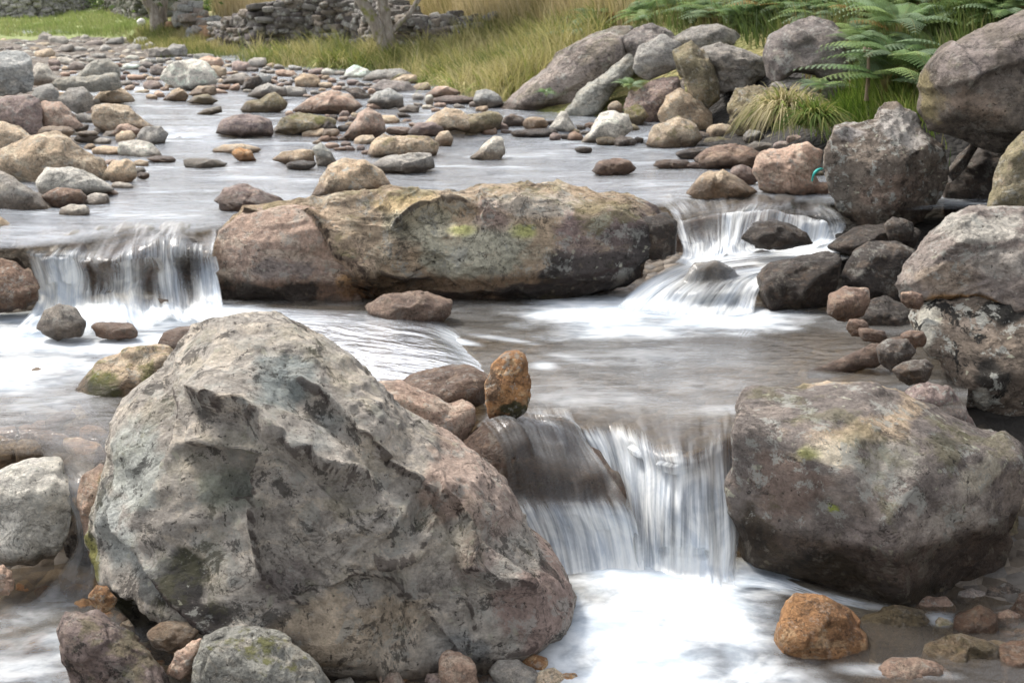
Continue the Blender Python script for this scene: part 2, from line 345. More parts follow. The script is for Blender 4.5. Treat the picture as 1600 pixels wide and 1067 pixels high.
for x, Y, z in ((2.5, 3.4, -.3), (3.2, 3.0, .2), (2.6, 4.6, -.35), (3.6, 5, .5), (2.7, 5.6, -.05), (3.0, 6.2, .25), (4.2, 6.5, 1.1), (2.9, 7.6, .15), (3.4, 8.6, .25), (5, 9, .9), (2.7, 9.6, .40), (6, 6, 2.0), (8, 10, 3.0), (5, 3, 1.2), (2.5, 1.5, 0.0), (9, 4, 3)): tp(x, Y, z)
for px, py, Y in ((1300, 70, 12.3), (1150, 60, 13.8), (1000, 40, 16), (1090, 190, 12.6), (1200, 212, 11.4), (1230, 165, 12.0), (1330, 170, 10.6), (1420, 130, 10.6), (1400, 205, 9.6), (900, 60, 18), (800, 30, 22), (800, 4, 25), (1550, 10, 11), (1000, 0, 20), (1250, 0, 16),
                  (700, 118, 19.6), (650, 92, 21.4), (760, 85, 20.2), (500, 90, 23), (400, 80, 24.6), (300, 66, 27), (250, 70, 27.5), (780, 110, 18.2), (850, 95, 17.3), (480, 12, 28), (700, 10, 25.5), (350, 22, 30), (450, -4, 34), (240, 46, 30),
                  (100, 56, 34), (100, 30, 45), (150, 8, 52), (20, 50, 36), (200, 48, 34), (0, 20, 50), (1100, -60, 24), (1400, -60, 17), (700, -30, 34)): tg(px, py, Y)
for x in (-45, -25, -8, 8, 25): tp(x, 70, 2.0 + max(0, x) * 0.12); tp(x, 110, 3.2); tp(x, 190, 8)
TP = np.array(TP)
def fit(T):
    D = np.linalg.norm(T[:, None, :2] - T[None, :, :2], axis=2)
    n = len(T); A = np.zeros((n + 1, n + 1)); A[:n, :n] = -D - np.eye(n) * 0.02 * 0 + np.eye(n) * 1e-6; A[:n, n] = 1; A[n, :n] = 1
    return np.linalg.lstsq(A, np.concatenate([T[:, 2], [0]]), rcond=None)[0]
TC = fit(TP)
def terrain_raw(x, y):
    x = np.asarray(x, float); y = np.asarray(y, float); sh = x.shape; q = np.stack([x.ravel(), y.ravel()], 1)
    out = np.full(len(q), TC[-1])
    for i in range(len(TP)): out -= TC[i] * np.hypot(q[:, 0] - TP[i, 0], q[:, 1] - TP[i, 1])
    return out.reshape(sh)
def terrain_z(x, y):
    x = np.asarray(x, float); y = np.asarray(y, float)
    z = terrain_raw(x, y); q = np.stack([x.ravel(), y.ravel(), np.zeros(x.size)], 1)
    return z + (0.05 * fbm(q * 1.7, 4) + 0.025 * fbm(q * 6 + 5, 3)).reshape(x.shape) * np.clip(0.5 + y / 18, 0.5, 2.2)
def pip(px, py, poly):
    px = np.asarray(px, float); py = np.asarray(py, float); ins = np.zeros(px.shape, bool); n = len(poly)
    for i in range(n):
        x1, y1 = poly[i]; x2, y2 = poly[(i + 1) % n]
        if y1 == y2: continue
        c = ((y1 > py) != (y2 > py)) & (px < (x2 - x1) * (py - y1) / (y2 - y1) + x1); ins ^= c
    return ins
def world_poly(pts, Yz=None):
    return [(float(p[0]), float(p[1])) for p in (at_z(px, py, z) for px, py, z in pts)]
bank_line = [at_z(px, py, z)[:2] for px, py, z in edge_px]
GRASS_R = [(60, 10.6), (3.2, 10.4)] + world_poly([(1180, 190, .6), (1060, 150, .6), (1000, 140, .7), (870, 170, .5), (780, 160, .45), (640, 117, .5), (400, 97, .53), (270, 84, .55), (200, 60, .62)]) + [(-60, 33), (-120, 200), (200, 200)]
GRASS_L = [(-10.5, 29), (-9, 33), (-60, 60), (-60, 18), (-13, 22)]
# fan grid: columns by angle, rows by log distance
na, nr = 330, 420
ang = np.linspace(-0.85, 0.85, na); rr = np.concatenate([np.linspace(-1.5, 1.4, 8), np.exp(np.linspace(math.log(1.5), math.log(190), nr - 8))])
AA, RR = np.meshgrid(ang, rr); TY = RR; TX = np.tan(AA) * (np.abs(RR) + 2.0)
TZR = terrain_raw(TX, TY); _q = np.stack([TX.ravel(), TY.ravel(), np.zeros(TX.size)], 1)
TZ = TZR + (0.05 * fbm(_q * 1.7, 4) + 0.025 * fbm(_q * 6 + 5, 3)).reshape(TX.shape) * np.clip(0.5 + TY / 18, 0.5, 2.2)
def _look(G, x, y):
    x = np.asarray(x, float); y = np.asarray(y, float)
    a = (np.arctan(x / (np.abs(y) + 2.0)) + .85) / 1.7 * (na - 1); r = 8 + np.log(np.maximum(y, 1.5) / 1.5) / math.log(190 / 1.5) * (nr - 9)
    a = np.clip(a, 0, na - 1.001); r = np.clip(r, 0, nr - 1.001); i = a.astype(int); j = r.astype(int); fa = a - i; fr_ = r - j
    return (G[j, i] * (1 - fa) + G[j, i + 1] * fa) * (1 - fr_) + (G[j + 1, i] * (1 - fa) + G[j + 1, i + 1] * fa) * fr_
def terrain_raw(x, y): return _look(TZ, x, y)
terrain_z = terrain_raw
TV = np.stack([TX, TY, TZ], -1).reshape(-1, 3)
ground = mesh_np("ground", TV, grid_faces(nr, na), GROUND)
gm = (pip(TV[:, 0], TV[:, 1], GRASS_R) | pip(TV[:, 0], TV[:, 1], GRASS_L) | (TV[:, 1] > 35)).astype(float)
gm *= 1 - ((TV[:, 0] > .2) & (TV[:, 1] < 13.2) & (TV[:, 2] < 1.0)); set_attr(ground, 'grass', gm); set_attr(ground, 'meadow', ((TV[:, 1] > 28) & (TV[:, 0] < -0.27 * TV[:, 1])).astype(float))
_x, _y = TV[:, 0], TV[:, 1]; set_attr(ground, 'gap_shade', np.maximum(np.clip((_x - 1.55 - .06 * np.clip(_y - 5, 0, 9)) / .25, 0, 1) * np.clip((11.5 - _y) / 1.0, 0, 1) * np.clip((_y - 4.6) / .5, 0, 1), np.clip((_x - .1) / .3, 0, 1) * np.clip((_y - 10.3) / .3, 0, 1) * np.clip((13.4 - _y) / .3, 0, 1)))
tag(ground, kind='structure')
def hit_terrain(px, py, y0=4.0, y1=150.0, n=500):
    """first point of the terrain seen through each pixel"""
    px = np.asarray(px, float); py = np.asarray(py, float); d = ray(px, py)
    ys = np.exp(np.linspace(math.log(y0), math.log(y1), n)); best = np.full(px.shape, np.nan)
    prev = None
    for k, y in enumerate(ys):
        t = y / d[:, 1]; x = d[:, 0] * t; z = CAMZ + d[:, 2] * t
        g = z - terrain_raw(x, np.full(px.shape, y))
        if prev is not None:
            c = np.isnan(best) & (g <= 0) & (prev > 0)
            best[c] = y
        prev = g
    ok = ~np.isnan(best); y = np.where(ok, best, 1.0); t = y / d[:, 1]; x = d[:, 0] * t
    return x[ok], y[ok], ok

# ------------------------------------------------------------------ rocks
PAL = dict(
    grey=((.30, .285, .265), (.19, .18, .17), (.36, .33, .29)), greygreen=((.29, .288, .262), (.185, .183, .168), (.37, .34, .29)), shaded_umber=((.18, .15, .125), (.115, .095, .08), (.23, .19, .155)),  # last palette: brown rock darkened to carry tree shade on the right bank
    blue=((.32, .32, .31), (.22, .22, .215), (.42, .40, .37)), tan=((.45, .35, .25), (.30, .24, .18), (.50, .43, .33)),
    orange=((.37, .205, .095), (.21, .115, .06), (.46, .33, .20)), brown=((.24, .165, .125), (.15, .105, .085), (.32, .24, .18)),
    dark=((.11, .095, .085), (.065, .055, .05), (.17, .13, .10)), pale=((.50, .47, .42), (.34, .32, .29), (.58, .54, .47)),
    purple=((.25, .195, .18), (.165, .13, .125), (.33, .26, .22)), olive=((.26, .225, .14), (.16, .14, .095), (.32, .26, .19)),
    pink=((.42, .30, .235), (.30, .22, .18), (.46, .38, .31)), mauve=((.235, .205, .19), (.155, .135, .128), (.30, .255, .225)))
ROCKPOLYS = []
def radial(poly, c, n=720):
    P = np.array(poly, float); th = np.linspace(-math.pi, math.pi, n, endpoint=False); r = np.zeros(n)
    d = np.stack([np.cos(th), np.sin(th)], 1)
    for i in range(len(P)):
        a = P[i] - c; b = P[(i + 1) % len(P)] - c; e = b - a
        den = d[:, 0] * e[1] - d[:, 1] * e[0]; den = np.where(np.abs(den) < 1e-9, 1e-9, den)
        t = (a[0] * e[1] - a[1] * e[0]) / den; s = (a[0] * d[:, 1] - a[1] * d[:, 0]) / den
        ok = (t > 0) & (s >= -1e-6) & (s <= 1 + 1e-6); r = np.where(ok & (t > r), t, r)
    r[r <= 0] = r[r > 0].mean()
    k = np.array([1, 2, 3, 2, 1.]); k /= k.sum()
    return th, np.convolve(np.concatenate([r[-2:], r, r[:2]]), k, 'valid')
def rock(label, poly, col='grey', z=None, Y=None, by=None, dep=0.85, name='river_rock', cat='rock', group=None, level=None, facets=13, fh=(.64, .95), sharp=34, pw=2.7, paint=None,
         rough=0.05, strata=0.0, sax=None, ctrl=None, ext=1.12, pat=.7, lic=.5, blk=.3, moss=.0, wet=0.0, wetz=None, rs=None, seed=None, off=0.6, crack=0.0, chip=.11, nchip=20, wrinkle=.5, lines=None, fine=.3, lum=1.0):
    """a solid boulder whose outline from the photographer's side follows poly; it gets its own distance, size and thickness"""
    seed = seed if seed is not None else sum(ord(ch) for ch in label) + int(poly[0][0] * 7 + poly[0][1])
    r_ = np.random.default_rng(seed)
    P = np.array(poly, float); ROCKPOLYS.append([tuple(p) for p in poly])
    x0, y0 = P.min(0); x1, y1 = P.max(0); c = P.mean(0) * 0.4 + np.array([(x0 + x1) / 2, (y0 + y1) / 2]) * 0.6
    wpx, hpx = x1 - x0, y1 - y0
    if by is None: by = y1 - 0.04 * hpx
    if Y is None:
        if z is None: Yf = on_river(c[0], by); zb = float(river_z(Yf))
        else: zb = z; Yf = float(at_z(c[0], by, z)[1])
        half = dep * 0.5 * (0.6 * wpx + 0.4 * hpx) / F * Yf; Yc = Yf + off * half
    else:
        Yc = Y; zb = z if z is not None else float(at_y(c[0], by, Yc)[2])
        half = dep * 0.5 * (0.6 * wpx + 0.4 * hpx) / F * Yc
    Pc = at_y(c[0], c[1], Yc); dc = float((Pc - CAM) @ FWD)
    if level is None:
        m = max(wpx, hpx) / 2; level = 3 if m < 16 else 4 if m < 45 else 5 if m < 130 else 6
    n, T = ico(level)
    pl = r_.normal(size=(facets, 3)); pl[:, 2] = -np.abs(pl[:, 2]) * 0.9 - 0.25
    if facets > 2: pl[0] = (r_.normal() * .25, 1.0, -0.55); pl[1] = (r_.normal() * .5, -.1, -1.0)
    pl /= np.linalg.norm(pl, axis=1)[:, None] + 1e-9; hs = r_.uniform(fh[0], fh[1], facets)
    n = n / (((np.hypot(n[:, 0], n[:, 1])) ** pw + np.abs(n[:, 2]) ** pw) ** (1 / pw))[:, None]
    def rho(q):
        s = np.ones(len(q))
        for i in range(facets): s = s + (np.clip(q @ pl[i], 0, None) / hs[i]) ** sharp
        return s ** (-1.0 / sharp)
    ro = rho(n); lat = np.hypot(n[:, 0], n[:, 1]) + 1e-9
    flat = np.stack([n[:, 0] / lat, n[:, 1] / lat, np.zeros(len(n))], 1); rs_ = rho(flat)
    back = n[:, 2] > 0
    t = lat * np.where(back, 1.0, ro / rs_); 
    th, rad = radial(P, c); ang = np.arctan2(-n[:, 1], n[:, 0])
    R = np.interp(ang, np.concatenate([th, [math.pi]]), np.concatenate([rad, rad[:1]]))
    dx = R * t * np.cos(ang); dy = R * t * np.sin(ang)
    dyx = np.where(dy > 0, dy * ext, dy)
    w = n[:, 2] * np.where(back, 1.0, ro) * half
    if ctrl:
        K = np.array(ctrl, float); kp = np.concatenate([P, K[:, :2]]); kv = np.concatenate([np.ones(len(P)), K[:, 2]])
        D = np.linalg.norm(kp[:, None] - kp[None], axis=2); A = np.ones((len(kp) + 1,) * 2); A[:-1, :-1] = -D; A[-1, -1] = 0
        cf = np.linalg.lstsq(A, np.concatenate([kv, [0]]), rcond=None)[0]
        q = np.stack([c[0] + dx, c[1] + dy], 1); mlt = np.full(len(q), cf[-1])
        for i in range(len(kp)): mlt -= cf[i] * np.hypot(q[:, 0] - kp[i, 0], q[:, 1] - kp[i, 1])
        w = np.where(back, w, w * mlt)
    hd = np.array([Pc[0], Pc[1], 0.0]); hd /= np.linalg.norm(hd)
    V = Pc + (dx / F * dc)[:, None] * RIGHT - (dyx / F * dc)[:, None] * UP + w[:, None] * hd
    size = math.sqrt(wpx * hpx) / F * dc
    VP = np.stack([c[0] + dx, c[1] + dyx], 1); N = vnormals(V, T); so = r_.uniform(0, 200, 3); q = V / size
    d = rough * 1.0 * fbm(q * 2.2 + so, 5, 0.52) + rough * wrinkle * (0.35 - np.abs(fbm(q * 3.1 + so + 40, 4)))
    if chip and level >= 4:
        # broken facets: every patch of the surface is tilted its own way
        qw = q + .05 * np.stack([fbm(q * 3 + so + 7 * k_, 3) for k_ in range(3)], 1); lo, hi = qw.min(0), qw.max(0)
        sd_ = r_.uniform(lo, hi, (nchip * 3, 3)); qq2 = q[r_.integers(len(q), size=nchip)]; sd_ = qq2 + r_.normal(size=qq2.shape) * .03; tl_ = r_.normal(size=(len(sd_), 3)); best = np.full(len(q), 9e9); sec = np.full(len(q), 9e9); val = np.zeros(len(q)); val2 = np.zeros(len(q))
        for i_ in range(len(sd_)):
            dv_ = qw - sd_[i_]; ds = np.sqrt((dv_ * dv_).sum(1)); vv_ = dv_ @ tl_[i_] * .55 + (tl_[i_, 0]) * .10
            nb_ = ds < best; sb_ = (~nb_) & (ds < sec)
            sec = np.where(nb_, best, np.where(sb_, ds, sec)); val2 = np.where(nb_, val, np.where(sb_, vv_, val2)); best = np.where(nb_, ds, best); val = np.where(nb_, vv_, val)
        bl = np.clip(.5 + (sec - best) / .05, .5, 1); d = d + chip * (val * bl + val2 * (1 - bl))
    if level >= 5: d = d + rough * fine * fbm(q * 13 + so, 5, 0.65)
    crk_ = np.zeros(len(q))
    if lines:
        jx = VP[:, 0] + 9 * fbm(q * 6 + so, 3); jy = VP[:, 1] + 9 * fbm(q * 6 + so + 33, 3)
        for pts_, dep_, wid_, stp_ in lines:
            bd = np.full(len(q), 1e9); sg = np.zeros(len(q)); tt_ = np.zeros(len(q)); nseg = len(pts_) - 1
            for k_ in range(nseg):
                (ax_, ay_), (bx_, by_) = pts_[k_], pts_[k_ + 1]; ex, ey = bx_ - ax_, by_ - ay_; l2 = ex * ex + ey * ey
                u_ = np.clip(((jx - ax_) * ex + (jy - ay_) * ey) / l2, 0, 1); rx_ = jx - ax_ - u_ * ex; ry_ = jy - ay_ - u_ * ey; ds = np.hypot(rx_, ry_)
                m_ = ds < bd; bd = np.where(m_, ds, bd); sg = np.where(m_, np.sign(ex * ry_ - ey * rx_), sg); tt_ = np.where(m_, (k_ + u_) / nseg, tt_)
            endf = np.clip(tt_ / .12, .1, 1) * np.clip((1 - tt_) / .12, .1, 1) * (~back)
            var_ = .6 + .8 * (fbm(q * 5 + so + 61, 2) + .5)
            crk_ = np.maximum(crk_, np.clip(endf * (var_ * 1.0 - bd / (wid_ * .75)), 0, 1))
            d = d - endf * dep_ * var_ * np.exp(-(bd / wid_) ** 2) + endf * stp_ * sg * np.exp(-bd / 55.0) * np.clip(bd / wid_, 0, 1)
    if strata:
        ax = np.array(sax if sax else (0.25, 0.3, 0.9)); ax = ax / np.linalg.norm(ax)
        s = (q @ ax); qq = q - 0.82 * s[:, None] * 0 * ax
        bands = fbm(np.stack([s * 9, (q @ np.array([1, .2, 0])) * .9, (q @ np.array([0, 1, .3])) * .9], 1) + so, 4, 0.6)
        d = d + strata * bands + strata * 0.6 * np.round(bands * 3) / 3
    if crack:
        for k in range(4):
            cn = fbm(q * (1.3 + .5 * k) * np.array([1, 1, 1.6]) + so + 80 * k, 4, .5); d = d - crack * np.exp(-(cn / 0.022) ** 2)
    V = V + N * (d * size)[:, None]
    org = np.array([Pc[0], Pc[1], V[:, 2].min()])
    o = mesh_np(name, V - org, T, ROCK, loc=tuple(org))
    if lines: set_attr(o, 'crackw', crk_)
    if paint:
        pc = np.zeros((len(V), 4)); nz1 = fbm(q * 4 + so, 5, .6); nz2 = fbm(q * 4 + so + 50, 5, .6)
        for x_, y_, rx_, ry_, cl_, am_ in paint:
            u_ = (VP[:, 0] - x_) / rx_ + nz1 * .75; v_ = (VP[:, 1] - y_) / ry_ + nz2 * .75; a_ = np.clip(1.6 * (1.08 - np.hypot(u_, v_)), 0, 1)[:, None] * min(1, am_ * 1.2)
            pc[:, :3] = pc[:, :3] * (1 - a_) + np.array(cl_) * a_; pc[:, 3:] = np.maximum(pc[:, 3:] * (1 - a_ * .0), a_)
        set_attr(o, 'stain_shade', pc[:, :3] / np.maximum(pc[:, 3:], .001), 'FLOAT_VECTOR'); set_attr(o, 'stain_shade_w', pc[:, 3])
    tag(o, label, cat, group)
    c1, c2, c3 = PAL[col]; jit = r_.uniform(1.08, 1.36) * lum; hue = r_.uniform(-.03, .03)
    for k, cc in (('c1', c1), ('c2', c2), ('c3', c3)):
        o[k] = [float(min(.8, max(.01, cc[0] * jit * (1 + hue)))), float(cc[1] * jit * .985), float(cc[2] * jit * .955 * (1 - hue))]
    o['rs'] = float(rs if rs else max(0.7, 1.15 / max(size, .06) ** 0.55)); o['pat'] = pat; o['lic'] = lic; o['blk'] = blk; o['moss'] = moss; o['wet'] = wet
    o['wetz'] = float(wetz if wetz is not None else zb + 0.075)
    return o
def blob(cx, cy, w, h, tilt=0.0, seed=0, n=13, irr=.13):
    r_ = np.random.default_rng(seed + int(cx * 13 + cy * 7)); out = []
    for k in range(n):
        a = 2 * math.pi * k / n; s = 1 + r_.uniform(-irr, irr)
        ex = 0.5 * w * s * np.sign(math.cos(a)) * abs(math.cos(a)) ** .85; ey = 0.5 * h * s * np.sign(math.sin(a)) * abs(math.sin(a)) ** .85
        out.append((cx + ex * math.cos(tilt) - ey * math.sin(tilt), cy + ex * math.sin(tilt) + ey * math.cos(tilt)))
    return out
B = blob

#@ROCKS
R = {}
# --- foreground boulders
def LN(pts, step=26):
    out = []
    for (x0, y0, v0), (x1, y1, v1) in zip(pts[:-1], pts[1:]):
        m = max(1, int(math.hypot(x1 - x0, y1 - y0) / step))
        out += [(x0 + (x1 - x0) * k / m, y0 + (y1 - y0) * k / m, v0 + (v1 - v0) * k / m) for k in range(m)]
    return out + [pts[-1]]
R['hero'] = rock("huge grey green foreground boulder with a peaked top, blocking the left half of the stream",
 [(400,498),(432,502),(470,518),(520,550),(575,596),(640,660),(700,700),(755,735),(790,765),(805,805),(835,845),(875,880),(891,915),(882,945),(850,970),(838,1000),(820,1024),(780,1038),(720,1034),(640,1039),(560,1047),(500,1050),(470,1030),(440,1004),(400,996),(340,990),(270,985),(215,968),(172,920),(147,880),(138,840),(150,790),(158,740),(170,700),(180,660),(212,625),(253,588),(283,548),(320,512),(360,500)],
 'grey', Y=4.12, dep=.68, name='boulder', cat='boulder', level=7, facets=4, fh=(.86, .96), rough=.016, wrinkle=.2, chip=.06, nchip=48, crack=.005, ext=1.06, pat=.8, lic=.5, blk=.7, moss=.15, rs=1.1, z=-.45, wetz=-.43, pw=2.4, lum=1.34,
 ctrl=LN([(395,530,.95),(330,570,1.2),(300,600,1.22),(350,615,1.22),(430,612,1.26),(500,640,1.26),(560,690,1.22),(640,745,1.16),(720,800,1.1),(800,850,1.08)]) + LN([(430,585,.92),(500,610,.92),(565,655,.9),(640,712,.9),(715,765,.92),(780,815,.95)]) + LN([(430,520,.98),(500,570,1.0),(580,640,1.0),(660,700,1.02),(740,752,1.05)])
  + LN([(300,610,1.2),(290,690,1.14),(250,760,1.06),(200,840,1.0)]) + [(370,690,1.0),(400,660,.98),(360,650,1.02),(420,700,1.02),(350,740,1.08),(220,700,.98),(190,780,.95)]
  + LN([(480,660,1.26),(530,740,1.2),(500,790,1.14)]) + [(600,740,1.22),(640,790,1.1),(560,800,1.05),(620,720,1.2),(580,770,1.16),(430,790,1.10),(470,840,1.14)]
  + LN([(165,868,1.05),(240,868,1.2),(330,890,1.3),(400,945,1.28),(455,1010,1.2)]) + LN([(190,905,.2),(260,912,.15),(330,938,.15),(385,975,.3)]) + [(250,950,.1),(300,965,.15),(220,940,.12)]
  + LN([(400,840,1.2),(520,880,1.32),(600,930,1.26),(640,1000,1.12)]) + [(500,960,1.32),(520,1020,1.15)] + LN([(640,830,1.04),(660,900,1.06),(650,960,1.1)]) + LN([(690,850,1.14),(780,890,1.16),(860,925,1.18)]) + [(740,960,1.08),(800,960,1.14),(800,1010,1.0),(840,950,.95)],
 fine=.75, lines=[([(309,574),(337,585),(397,601),(452,629),(485,645),(540,662),(584,700)],.05,4,.035),([(656,700),(694,755),(702,810),(744,838),(821,871)],.05,4,.032),([(606,788),(606,865),(584,948),(590,1010)],.035,4,.022),([(408,689),(414,799),(458,832),(491,843)],.035,4,-.018),([(309,632),(337,623),(408,629),(412,700),(364,710)],.03,4,.026),([(568,766),(595,785),(634,777),(656,744),(650,717)],.032,4,-.022),([(683,986),(749,937),(830,915)],.018,4,-.01),([(280,555),(300,600),(280,680),(240,760)],.015,5,.012),([(440,560),(520,610),(610,690),(680,735)],.03,5,.026),([(500,820),(540,800),(600,815),(640,860)],.018,4,.01),([(190,745),(260,800),(340,850),(420,870)],.035,6,.022),([(700,830),(720,880),(700,940)],.018,4,.008),([(650,860),(690,920),(640,960)],.018,4,.008)],
 paint=[(520,900,130,90,(.44,.36,.27),.75),(600,960,90,70,(.40,.36,.31),.6),(490,990,100,50,(.36,.37,.36),.6),(760,760,60,50,(.34,.27,.23),.7),(820,890,90,60,(.30,.225,.195),.85),(700,720,70,50,(.38,.29,.24),.7),(720,800,60,40,(.33,.27,.235),.6),(540,690,60,40,(.29,.26,.20),.4),
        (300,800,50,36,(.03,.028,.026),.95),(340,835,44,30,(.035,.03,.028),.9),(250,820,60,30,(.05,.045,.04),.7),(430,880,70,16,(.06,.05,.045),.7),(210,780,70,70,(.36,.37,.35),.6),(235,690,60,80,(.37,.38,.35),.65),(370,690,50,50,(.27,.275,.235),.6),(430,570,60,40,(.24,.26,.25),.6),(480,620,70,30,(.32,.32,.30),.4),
        (270,935,130,48,(.045,.042,.022),1.0),(770,978,60,18,(.16,.15,.03),.95),(150,850,14,60,(.22,.21,.07),.8),(450,800,60,40,(.22,.19,.175),.6),(700,930,60,50,(.30,.30,.29),.5)])  # first patch: dark moss together with painted shade of the undercut
R['hero']['label'] = "huge pale grey foreground boulder with a peaked top, blocking the left half of the stream"
R['block'] = rock("broad flat topped mauve boulder right of the lower waterfall, its dark face wet",
 [(1146,650),(1158,624),(1230,622),(1290,620),(1350,620),(1400,626),(1440,646),(1500,668),(1560,690),(1597,715),(1607,760),(1592,830),(1560,895),(1510,935),(1440,948),(1370,940),(1300,915),(1220,885),(1160,872),(1150,800),(1146,720)],
 'mauve', Y=4.45, dep=.9, ext=1.0, name='boulder', cat='boulder', level=6, facets=7, fh=(.6,.88), rough=.022, chip=.09, nchip=36, crack=.004, lic=.75, blk=.5, moss=.3, rs=1.0, wetz=-.25,
 ctrl=[(1200,660,.9),(1350,670,1.1),(1480,700,1.05),(1250,760,1.15),(1400,780,1.15),(1520,800,1.1),(1430,860,1.1),(1500,900,.6),(1350,900,.8)], pw=3.2,
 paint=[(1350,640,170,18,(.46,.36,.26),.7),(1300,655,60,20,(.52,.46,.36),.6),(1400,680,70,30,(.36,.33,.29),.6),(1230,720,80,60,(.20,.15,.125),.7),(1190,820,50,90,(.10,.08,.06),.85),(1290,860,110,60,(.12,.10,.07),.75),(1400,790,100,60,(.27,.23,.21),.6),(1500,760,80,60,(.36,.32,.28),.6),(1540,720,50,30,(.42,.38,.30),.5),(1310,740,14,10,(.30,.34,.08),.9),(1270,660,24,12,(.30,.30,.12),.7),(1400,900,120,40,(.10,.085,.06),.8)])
R['under_block'] = rock("mossy brown stone wedged in shadow under the right end of the broad mauve boulder",
 [(1440,860),(1520,820),(1590,800),(1600,850),(1585,905),(1540,930),(1480,950),(1430,930)], 'olive', Y=4.55, dep=.7, name='boulder', cat='rock', wet=.5)
R['long'] = rock("long low tan and grey boulder lying across the stream between the two upper waterfalls",
 [(338,385),(345,360),(362,342),(400,326),(470,316),(540,306),(600,299),(660,303),(720,306),(750,294),(820,288),(880,287),(940,300),(1000,312),(1045,335),(1055,380),(1040,400),(1015,405),(1010,432),(960,447),(900,457),(830,462),(760,470),(690,467),(640,467),(590,458),(570,462),(540,477),(480,480),(400,480),(350,472),(338,430)],
 'tan', Y=7.15, dep=.28, name='boulder', cat='boulder', level=7, facets=4, fh=(.8,.95), rough=.02, wrinkle=.3, chip=.065, nchip=50, strata=.007, sax=(.1,.15,1), crack=.008, lic=.6, blk=.55, moss=.35, rs=.95, pat=.8, wetz=.13, z=0.0,
 ext=1.02, lines=[([(485,335),(520,365),(532,388),(570,420),(576,450)],.06,5,.05),([(612,352),(650,334),(700,322),(745,310)],.06,4,.025),([(375,338),(445,332),(505,336)],.045,4,.02),([(585,410),(640,420),(680,417)],.02,4,.008),([(745,298),(760,312),(750,330)],.03,4,.012),([(800,440),(900,420),(1000,395)],.015,7,-.010),([(640,445),(760,440),(860,445)],.015,6,.008)], ctrl=[(450,350,1.1),(540,390,1.3),(520,450,1.3),(580,440,.9),(620,380,.95),(700,330,1.0),(760,400,1.1),(850,340,1.15),(850,420,1.1),(950,360,1.2),(1000,420,1.0),(400,430,1.1)] + LN([(420,345,1.0),(500,335,1.15),(540,370,1.32),(575,440,1.3)]) + LN([(560,350,.95),(590,400,.9),(620,440,.92)]) + LN([(620,330,1.15),(740,312,1.15),(860,300,1.15),(980,325,1.15)]), pw=3.4,
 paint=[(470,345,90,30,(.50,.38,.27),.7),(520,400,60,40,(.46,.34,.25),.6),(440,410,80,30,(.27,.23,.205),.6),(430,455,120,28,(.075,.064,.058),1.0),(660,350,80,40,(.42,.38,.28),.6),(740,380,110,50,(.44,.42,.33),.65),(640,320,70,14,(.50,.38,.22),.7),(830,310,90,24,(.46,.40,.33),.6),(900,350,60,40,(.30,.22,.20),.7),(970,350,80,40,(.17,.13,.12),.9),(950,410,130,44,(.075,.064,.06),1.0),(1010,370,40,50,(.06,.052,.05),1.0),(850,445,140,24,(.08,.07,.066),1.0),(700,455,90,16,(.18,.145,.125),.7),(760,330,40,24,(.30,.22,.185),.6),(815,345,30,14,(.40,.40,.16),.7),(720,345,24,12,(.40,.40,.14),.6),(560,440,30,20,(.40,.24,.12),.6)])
R['long_end'] = rock("sloping pinkish tan block at the left end of the long low boulder",
 [(337,390),(345,362),(378,338),(440,322),(495,324),(522,345),(534,385),(568,420),(577,450),(562,472),(540,479),(480,482),(400,482),(348,474),(336,430)], 'pink', Y=7.0, dep=.5, name='boulder', cat='boulder', level=6, facets=9, rough=.03, chip=.08, nchip=30, strata=.012, sax=(.1,.1,1), lic=.4, blk=.3, wetz=.10, z=0.0, ext=1.02, pw=3.2, lum=1.1,
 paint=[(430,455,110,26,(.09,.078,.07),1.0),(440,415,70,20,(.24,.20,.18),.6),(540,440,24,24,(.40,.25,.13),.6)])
R['block_dark'] = rock("small wet rust dark rock at the right end of the long tan boulder", [(1000,340),(1045,332),(1058,350),(1056,395),(1020,405),(1000,390)], 'dark', Y=7.0, dep=.8, wet=.9)
# --- right bank boulders
R['r_slab'] = rock("pale layered boulder on the right bank, resting on a dark lichened boulder",
 [(1395,440),(1410,410),(1448,370),(1478,345),(1518,328),(1600,329),(1680,340),(1700,475),(1600,472),(1540,470),(1480,470),(1445,467),(1402,464)],
 'mauve', Y=5.75, dep=.9, name='boulder', cat='boulder', level=6, rough=.03, strata=.028, sax=(-.45,.1,.9), lic=.7, blk=.3, rs=1.0, wetz=-5, crack=.006, ctrl=[(1440,420,1.1),(1560,380,.9),(1560,450,1.2)],
 paint=[(1530,350,110,24,(.46,.43,.38),.7),(1480,420,60,40,(.36,.29,.23),.6),(1580,400,70,30,(.40,.36,.32),.6),(1500,455,70,12,(.30,.17,.07),.7)], lum=1.2)
R['r_low'] = rock("large lichen spotted boulder leaning at the right edge, beneath the pale layered boulder",
 [(1417,492),(1440,474),(1500,466),(1600,458),(1700,470),(1720,710),(1600,690),(1540,648),(1490,606),(1450,545),(1424,512)],
 'shaded_umber', Y=5.5, dep=1.0, name='boulder', cat='boulder', level=6, rough=.035, lic=.9, blk=1.0, rs=.95, wetz=-5, crack=.006, ctrl=[(1450,500,1.1),(1550,520,1.15),(1530,600,1.2),(1620,640,.8)],
 paint=[(1450,500,30,40,(.46,.44,.38),.6),(1520,500,40,20,(.30,.25,.21),.5),(1580,480,60,14,(.03,.028,.025),.8),(1560,560,30,30,(.04,.035,.03),.8),(1540,600,24,30,(.05,.04,.035),.7),(1540,600,14,24,(.5,.48,.42),.7)])
